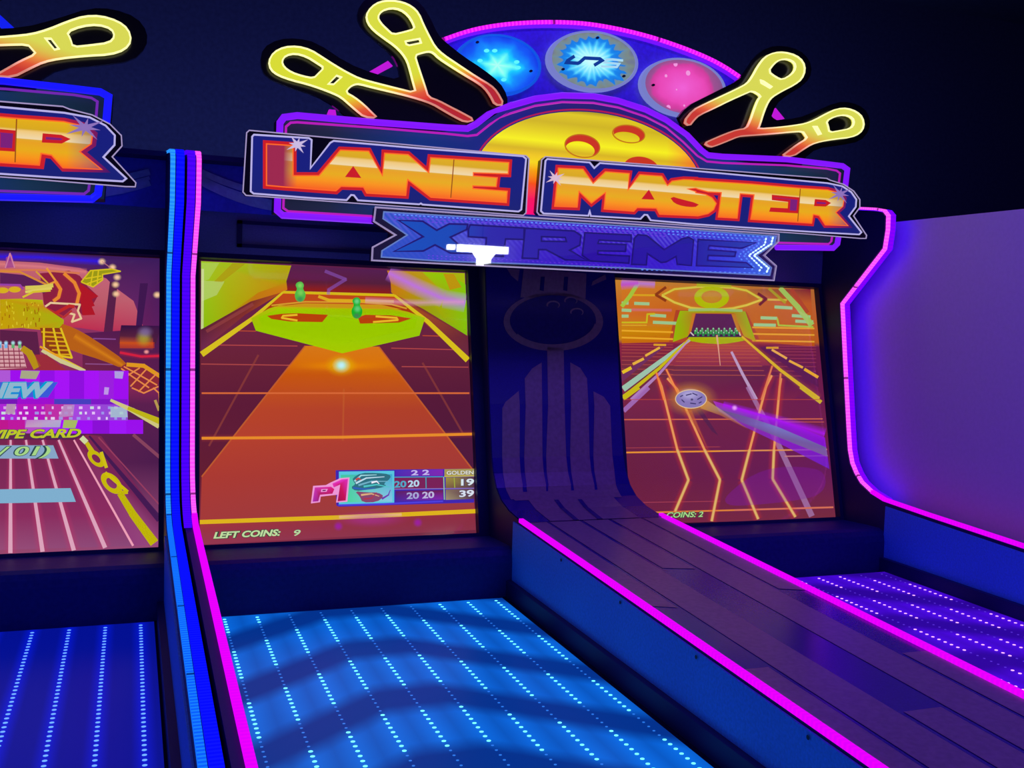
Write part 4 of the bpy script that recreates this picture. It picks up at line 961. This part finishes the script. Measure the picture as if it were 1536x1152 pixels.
    for nm,bd,pn,hl,rmp in (('left',bdL,pinL,hL,(uL(345),uL(296),((0,'b42420'),(.12,'d83820'),(.35,'e05828'),(.6,'e8a020'),(.8,'e0d020'),(1,'d8dc28')))),
                        ('right',bdR,pinR,hR,(uR(-138),uR(-178),((0,'c83828'),(.25,'e05830'),(.5,'e8903c'),(.75,'dcc048'),(1,'d8d850'))))):
        b=slab([chaikin(bd,1)],4.035,.02,blk,'pin_board')
        pm=ramp_emis('neon pin '+nm,AX[nm],rmp[0],rmp[1],list(rmp[2]),1.0)
        pn_=chaikin(pn,1); hl_=[chaikin(h_,1) if len(h_)>6 else h_ for h_ in hl]
        fc=slab([pn_]+[h_[::-1] for h_ in hl_],4.012,.016,pm,'neon_pins',b)
        em=ramp_emis('neon pin edge '+nm,AX[nm],rmp[0],rmp[1],[(0,'c88070'),(.3,'f8b0a0'),(.6,'ffe8a8'),(1,'fffcb0')],1.15)
        bars([pn_]+hl_,4.011,.0052,.012,em,'bright_edge',fc,closed=True)
    # tube light leaking at the brackets, painted as small glowing boards
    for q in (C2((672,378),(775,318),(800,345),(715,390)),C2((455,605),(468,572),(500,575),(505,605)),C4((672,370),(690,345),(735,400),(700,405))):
        slab([q],4.09,.02,th['tube_leak'],'bracket_light_leak')
    # ---- name plates
    pbase=ramp_emis('plate print blue',2,zof(640,322,3.97),zof(640,215,3.97),[(0,'18206c'),(.5,'141e78'),(1,'161c78')],1.0)
    line=emis('plate line lilac','b8b0e8',1.0); oline=emis('plate outer line','a898c8',.95)
    zl0,zl1=zof(700,308,3.965),zof(700,234,3.965)
    stops=[(0,'f04010'),(.1,'f85c08'),(.28,'f89400'),(.42,'e8ac00'),(.55,'e8a010'),(.6,'e0a820'),(.61,'f0d8a8'),(.74,'f0c878'),(.78,'d8a808'),(.9,'e0ac00'),(1,'f0b808')]
    lA=ramp_emis('letter print orange L',2,zl0,zl1,stops,1.0,fades=((0,xof(446,250,3.965),xof(425,250,3.965),'9c2848'),))
    lB=ramp_emis('letter print orange R',2,zl0,zl1,stops,1.0,fades=((0,xof(1243,300,3.965),xof(1290,300,3.965),'402070'),))
    red=emis('letter edge red','c81c20',1.0); org=emis('letter edge orange','ff6820',1.0)
    redf=ramp_emis('letter edge red fading',0,xof(1230,300,3.965),xof(1285,300,3.965),[(0,'c81c20'),(1,'1c1468')],1.0)
    def plate(name,outer,inner,letters,lm,rd,spark,label,split):
        b=slab([outer],3.975,.04,[plain('plate black edge','101018',.25)],'name_plate',props={'label':label})
        slab([outer],3.9725,.002,[pbase if False else plain('plate black face','08080e',.2)],'plate_face',b)
        slab([inner],3.970,.002,pbase,'plate_print',b)
        bars([inner],3.968,.0062,.004,line,'plate_outline',b,closed=True)
        bars([outer],3.971,.0042,.004,oline,'plate_edge_line',b,closed=True)
        m=MB()
        for l in letters: m.sweep([at_y(p,3.967) for p in l[0]],.026,.003,closed=True)
        put(m,'letter_edge',rd,b)
        ob=None
        m=MB()
        for l in letters:
            L=[[(lambda v:(v.x,v.z))(at_y(p,3.964)) for p in q] for q in l]
            m.prism(L,lambda p:Vector((p[0],3.9635,p[1])),lambda p:Vector((p[0],3.967,p[1])))
        ob=put(m,'lettering',lm,b)
        for l in letters:
            for h_ in l[1:]:
                m=MB(); L=[[(lambda v:(v.x,v.z))(at_y(p,3.9635)) for p in h_]]
                m.prism(L,lambda p:Vector((p[0],3.965,p[1])),lambda p:Vector((p[0],3.966,p[1])))
                put(m,'letter_counter',red if len(h_)<4 or len(h_)>9 else emis('counter violet','7a2078',1),b)
                m=MB(); m.sweep([at_y(p,3.9632) for p in h_],.011,.002,closed=True); put(m,'counter_edge',red,b)
        m=MB()
        for l in letters: m.sweep([at_y(p,3.9632) for p in l[0]],.0045,.002,closed=True)
        put(m,'letter_rim',org,b)
        bars(split,3.963,.004,.002,emis('letter seam','98500c',1),'letter_seam',b)
        for (cx_,cy_,r,cc) in spark:
            m=MB()
            for k in range(8):
                a=k*math.pi/4+.25; rr=r*(1 if k%2 else .7); c0=at_y((cx_,cy_),3.962); p1=at_y((cx_+rr*math.cos(a)*1.25,cy_+rr*math.sin(a)),3.962)
                d=(p1-c0); s=Vector((-d.z,0,d.x)).normalized()*.008; n=len(m.v); m.v+=[c0+s,p1,c0-s,c0+s+Vector((0,.001,0)),p1+Vector((0,.001,0)),c0-s+Vector((0,.001,0))]
                for f in ((0,1,2),(5,4,3),(0,3,4,1),(1,4,5,2),(2,5,3,0)): m.face([n+i for i in f])
            put(m,'sparkle',emis('sparkle '+cc,cc,1),b)
        return b
    outL=[(374,195.5),(789,233.5),(793.5,238),(789,319),(785,323),(369,293),(364.5,288),(370,199)]
    inL=[(381,202)]+KL((610,278),(635,295),(625,545),(800,320),(830,303))+KN((150,190),(1090,262),(1118,285),(1075,735),(1050,752),(200,690),(185,680),(170,688))+KL((1045,830),(1010,785),(985,782),(945,828),(640,810),(120,770),(95,750),(108,265))
    LANE=[KL((235,330),(470,345),(470,612),(700,612),(890,385),(1140,395),(1255,610),(1275,415))[0:7]+KL((1268,605),(1285,412),(1490,425))+KN((265,410),(275,275),(960,318),(965,415))+
          KN((650,410),(650,435),(860,455),(850,530),(645,525),(645,548),(950,575),(940,672),(270,625),(70,465),(50,608))+KL((1470,785),(1125,762),(1095,712),(895,705),(850,745),(400,710),(235,695)),
          KL((1003,548),(955,612),(1050,618))]
    # the N's upper notch and lower notch are part of the outline above
    LANE0=KL((235,330),(470,345),(470,612),(700,612),(890,385),(1140,395),(1262,612),(1282,412),(1500,425))+KN((75,262),(250,405),(270,272),(965,318),(958,418),(650,408),(650,436),(862,452),(852,532),(645,524),(645,548),(950,572),(942,672),(275,625),(68,468),(55,608))+KL((1125,768),(1095,712),(895,705),(850,745),(400,712),(235,697))
    LANE0=[p for i,p in enumerate(LANE0)]
    # remove the doubled point where the two tracings of the N overlap
    LANE0=KL((235,330),(470,345),(470,612),(700,612),(890,385),(1140,395),(1262,612),(1282,412))+KN((72,248),(255,408),(272,275),(965,318),(958,418),(650,408),(650,436),(862,452),(852,532),(645,524),(645,548),(950,572),(942,672),(275,625),(68,468),(50,608))+KL((1125,765),(1095,712),(895,705),(850,745),(400,712),(235,697))
    plate('lane',outL,inL,[[LANE0,LANE[1]]],lA,red,[(446,217,15,'c8b8e0')],'left plate with orange lettering',[KN((478,292),(450,630)),])
    outM=[(818,235),(1240,267.5)]+KE((1215,180),(1330,215),(1420,275),(1475,350),(1475,420),(1420,495),(1535,668),(1530,695),(1480,695),(1000,655))+[(809,322.5),(805.5,318),(812.5,240)]
    inM=[(821,238.5)]+KM((500,140),(540,190),(590,145),(1300,198))+KE((0,95),(1190,205),(1320,232),(1400,285),(1445,350),(1440,415),(1378,498),(1490,640),(1470,660),(1100,640),(0,568))+KM((1040,652),(1010,605),(985,603),(950,640),(510,615),(500,570),(488,612),(90,592),(68,570),(108,125))
    MM=KM((222,190),(440,200),(530,325),(640,222),(850,238),(838,385),(945,248),(1138,262),(1188,345),(1230,305),(1330,291),(1420,294))+KE((0,180),(500,212),(945,250),(1190,265),(1280,290),(1335,345),(1325,410),(1262,465),(1370,582),(1170,575),(1115,492),(1062,482),(1048,560),(510,525),(538,308),(415,298),(388,515),(222,505),(248,288),(130,282),(40,258))+KM((1440,368),(1362,374),(1440,398))+KE((20,290),(110,306),(165,335),(203,385),(180,440),(130,475),(40,495))+KM((1450,612),(1120,598),(1092,545),(920,540),(890,572),(628,552),(640,405),(515,500),(405,395),(388,535),(190,528))
    hM=[KM((1022,400),(978,455),(1055,458)),chaikin(KM((1225,452),(1300,475),(1450,512),(1430,526),(1330,518),(1255,492)),1),KE((705,320),(935,342),(922,462),(685,448),(690,432),(845,440),(850,362),(705,345)),KE((1085,358),(1170,365),(1200,382),(1170,402),(1080,398))]
    plate('master',outM,inM,[[MM]+hM],lB,redf,[(833,267,13,'d8b8d0'),(1260,291,16,'8c70b8')],'right plate with orange lettering',[KE((948,255),(925,545))])
    # strip of violet light between the plates' outer edge and the lower plate
    # ---- lower plate: mirror box with chips round the edge
    outX=[(563.5,311),(700,320.5),(900,333),(1168,351.5),(1167.5,362),(1146,383),(1164,399),(1160.5,420.5),(1000,412),(800,402),(558,390.5),(559,371),(593.5,352.5),(561,332)]
    inX=X3((212,105),(700,135),(1500,180))+X5((400,262),(1210,320),(1195,385),(1035,490),(1165,600),(1150,668),(600,640))+X4((1000,605),(0,565))+X3((700,540),(190,505),(195,450),(420,310),(205,165))
    xb=slab([outX],3.945,.05,plain('lower plate black edge','12101c',.2),'name_plate',props={'label':'lower plate with blue lettering and light chips'})
    gx0,gx1=xof(575,350,3.94),xof(1165,380,3.94)
    mt,nt,out=newmat('mirror light print'); o,tc=xyz(nt)
    col=ramp_node(nt,maprange(nt,o[0],gx0,gx1),[(0,'2450c0'),(.12,'2848c8'),(.25,'3420c0'),(.5,'3808c8'),(.7,'3010c8'),(.85,'2838d8'),(.95,'2c60e0'),(1,'3070e0')])
    wv=nt.nodes.new('ShaderNodeTexWave'); wv.bands_direction='DIAGONAL'; wv.inputs['Scale'].default_value=26; wv.inputs['Distortion'].default_value=1.2; nt.links.new(tc.outputs['Object'],wv.inputs['Vector'])
    zc=maprange(nt,o[2],zof(860,378,3.94),zof(860,352,3.94)); 
    wf=math_(nt,'MULTIPLY',math_(nt,'MULTIPLY',wv.outputs['Fac'],.36),math_(nt,'ADD',zc,.25))
    col=mixc(nt,wf,col,hx('7068f0',1))
    p=nt.nodes.new('ShaderNodeBsdfPrincipled'); p.inputs['Base Color'].default_value=(.02,.02,.05,1); p.inputs['Roughness'].default_value=.1;  p.inputs['Coat Roughness'].default_value=.02
    nt.links.new(col,p.inputs['Emission Color']); p.inputs['Emission Strength'].default_value=1.15; nt.links.new(p.outputs[0],out.inputs[0])
    slab([inX],3.941,.003,mt,'plate_print',xb)
    bars([inX],3.939,.005,.003,emis('lower plate inner line','7090e0',.9),'plate_outline',xb,closed=True)
    bars([outX],3.942,.006,.006,oline,'plate_edge_line',xb,closed=True)
    XT=[X3((340,180),(555,188),(680,268),(790,212),(955,216),(945,262),(800,330),(880,400),(1000,478),(800,470),(665,398),(560,452),(300,456),(560,325)),
        X3((975,220),(1455,248),(1452,350),(1290,345),(1270,500),(1110,495),(1120,335),(960,325),(960,262)),
        X4((45,250),(480,275),(540,315),(530,400),(440,445),(600,540),(400,530),(230,440),(165,440),(160,520),(20,515)),
        X4((575,290),(985,310),(985,370),(700,355),(690,385),(940,395),(935,455),(690,450),(690,482),(970,497),(965,560),(620,540),(552,490)),
        X5((-50,340),(-20,308),(60,315),(215,440),(370,345),(430,330),(475,355),(455,580),(330,570),(320,500),(230,550),(185,553),(65,475),(55,575),(-75,570)),
        X5((515,350),(1030,378),(900,428),(612,405),(605,440),(850,460),(840,500),(605,492),(598,535),(940,555),(1000,600),(500,582))]
    XH=[None,None,X4((190,325),(400,332),(412,368),(190,365)),None,None,None]
    lx=ramp_emis('lower lettering blue',0,gx0,gx1,[(0,'0858d0'),(.15,'0850c8'),(.24,'2c28b8'),(.5,'2c0cb0'),(.75,'1c18a8'),(.9,'1c40b8'),(1,'2858c8')],.95)
    for l,h_,nm in zip(XT,XH,'XTREME'):
        m=MB()
        L=[[(lambda v:(v.x,v.z))(at_y(p,3.937)) for p in q] for q in ([l,h_] if h_ else [l])]
        m.prism(L,lambda p:Vector((p[0],3.937,p[1])),lambda p:Vector((p[0],3.9405,p[1])))
        put(m,'letter',lx,xb,{'label':'blue letter '+nm})
    dk=emis('lower lettering edge','14087c',.9); bars(XT+[h_ for h_ in XH if h_],3.9365,.007,.002,dk,'letter_edge',xb,closed=True)
    slab([outX],3.931,.003,glass_mat('mirror pane',1.5,.015,3.0),'mirror_pane',xb)
    # chips following the edge, repeating inwards like in facing mirrors
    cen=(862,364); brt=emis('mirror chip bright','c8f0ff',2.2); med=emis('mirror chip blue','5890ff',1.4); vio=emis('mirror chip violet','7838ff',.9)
    m=MB()
    def chips(path,n,mi,rx=2.0,ry=1.5,y=3.938):
        L=[0]
        for a,b in zip(path,path[1:]): L.append(L[-1]+math.hypot(b[0]-a[0],b[1]-a[1]))
        for i in range(n):
            s=L[-1]*(i+.5)/n; j=0
            while s>L[j+1]: j+=1
            t=(s-L[j])/(L[j+1]-L[j]); c=(path[j][0]+(path[j+1][0]-path[j][0])*t,path[j][1]+(path[j+1][1]-path[j][1])*t)
            an=math.atan2(path[j+1][1]-path[j][1],path[j+1][0]-path[j][0]); q=[(c[0]+rx*math.cos(u)*math.cos(an)-ry*math.sin(u)*math.sin(an),c[1]+rx*math.cos(u)*math.sin(an)+ry*math.sin(u)*math.cos(an)) for u in [k*math.pi/3 for k in range(6)]]
            v=[at_y(z,y) for z in q]; n0=len(m.v); m.v+=v+[w+Vector((0,.002,0)) for w in v]; m.face(range(n0,n0+6),mi)
            for k in range(6): m.face((n0+k,n0+6+k,n0+6+(k+1)%6,n0+(k+1)%6),mi)
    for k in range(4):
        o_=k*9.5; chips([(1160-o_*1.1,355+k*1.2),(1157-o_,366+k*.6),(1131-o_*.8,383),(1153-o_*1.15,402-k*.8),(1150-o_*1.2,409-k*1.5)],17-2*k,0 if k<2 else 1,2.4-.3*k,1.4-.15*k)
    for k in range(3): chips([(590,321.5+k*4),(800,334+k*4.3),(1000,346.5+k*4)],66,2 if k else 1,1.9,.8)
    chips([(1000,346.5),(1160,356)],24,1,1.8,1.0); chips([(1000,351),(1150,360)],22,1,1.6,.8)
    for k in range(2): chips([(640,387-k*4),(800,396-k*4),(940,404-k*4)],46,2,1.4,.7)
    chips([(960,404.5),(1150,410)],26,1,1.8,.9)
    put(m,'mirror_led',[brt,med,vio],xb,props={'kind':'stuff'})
    return root
SA=dict(tape=strip_mat('marquee arc tape','ff30f8','d810f0',1.2),chan=emis('marquee arc channel','6c10f8',1.2),
        tube=emis('violet neon tube','7c14f0',1.15),tube2=emis('magenta neon line','b81cb8',1.0),tube_leak=emis('bracket light leak','c018d8',1.0))
SB=dict(tape=strip_mat('marquee blue arc tape','30a0ff','1060f0',1.2),chan=emis('marquee blue channel','1018f8',1.2),
        tube=emis('blue neon tube','1414f8',1.3),tube2=emis('purple neon line','7828b8',.9),tube_leak=emis('blue bracket light leak','1020f0',1.0))
build_sign(0,SA,'violet framed bowling marquee with four neon pins and three round medallions in full view','marquee signs')
build_sign(-PITCH,SB,'blue framed bowling marquee cut off at the left edge beside the blue LED edge','marquee signs')
# ------------------------------------------------------------------ the room
def st(mb,name,mat):
    return mb.build(name,mat,None,origin=Vector((0,0,0)),props={'kind':'structure'})
WX=3.465
m=MB(); m.box((-5.6,-3.2,-.12),(7.2,6.2,0)); st(m,'floor',plain('dark carpet','141420',.9,.2,bump=.6,scale=90,var=.4))
m=MB(); m.box((-5.6,-3.2,3.9),(7.2,6.2,4.0)); st(m,'ceiling',plain('black ceiling paint','343c60',.9,.2,bump=.2,scale=20))
m=MB(); m.box((-5.6,6.1,0),(7.2,6.2,3.9)); st(m,'wall_back',plain('dark navy wall','3c4468',.85,.2,bump=.2,scale=40))
m=MB(); m.box((-5.7,-3.2,0),(-5.6,6.2,3.9)); st(m,'wall_left',plain('dark navy wall','3c4468',.85,.2,bump=.2,scale=40))
m=MB(); m.box((7.1,-3.2,0),(7.2,6.2,3.9)); st(m,'wall_far_right',plain('dark navy wall','3c4468',.85,.2,bump=.2,scale=40))
m=MB(); m.box((WX,-3.0,0),(WX+.12,5.2,2.104)); w=st(m,'wall_right',plain('white painted wall','d8d8dc',.75,.25,bump=.1,scale=60,var=.03))
# ceiling lights of the room, then added uplights out of view
def area(name,loc,rot,sx,sy,col,power):
    l=bpy.data.lights.new(name,'AREA'); l.shape='RECTANGLE'; l.size=sx; l.size_y=sy; l.color=col; l.energy=power
    o=bpy.data.objects.new(name,l); COL.objects.link(o); o.location=loc; o.rotation_euler=rot; return o
area('ceiling_wash_violet',(2.0,2.3,3.85),(0,0,0),1.8,.8,(.13,.035,1),48)
area('ceiling_wash_blue',(-2.0,2.2,3.85),(0,0,0),1.6,.8,(.10,.14,1),25)
area('added_uplight_behind_machines',(.5,5.35,2.05),(math.radians(165),0,0),8,.12,(.33,.40,1),22)  # added uplight hidden behind the cabinets, lifts the dark back wall and ceiling
area('added_uplight_right',(5.2,1.5,2.05),(math.radians(180),0,0),.2,3.0,(.2,.3,1),2)  # unseen uplight added beyond the white wall to lift the background there
wd=bpy.data.worlds.new('World'); scn.world=wd; wd.use_nodes=True
bg=wd.node_tree.nodes['Background']; bg.inputs[0].default_value=(.075,.05,.28,1); bg.inputs[1].default_value=.75

# lit lamp at the far side of the room, seen as the white mirror image in the lower name plate
lp=thing('hanging_lamp',(3.45,-2.45,2.09),'white lit bar lamp on a short stem, mirrored in the lower marquee plate','lamp')
wl=emis('lamp glass white','f4f6ff',8)
m=MB(); m.box((3.19,-2.50,2.222),(3.74,-2.42,2.296)); m.box((3.08,-2.50,2.238),(3.15,-2.42,2.290)); m.box((3.15,-2.47,2.26),(3.19,-2.45,2.27)); m.build('lamp_shade',wl,lp)
m=MB(); m.prism([[(3.36,2.2218),(3.60,2.2218),(3.55,2.16),(3.545,2.09),(3.41,2.085),(3.41,2.16)]],lambda p:Vector((p[0],-2.50,p[1])),lambda p:Vector((p[0],-2.42,p[1]))); m.build('lamp_stem_glass',wl,lp)
m=MB(); m.box((3.455,-2.465,2.2961),(3.465,-2.455,3.9)); m.build('hanging_rod',plain('lamp rod','202028',.4),lp)
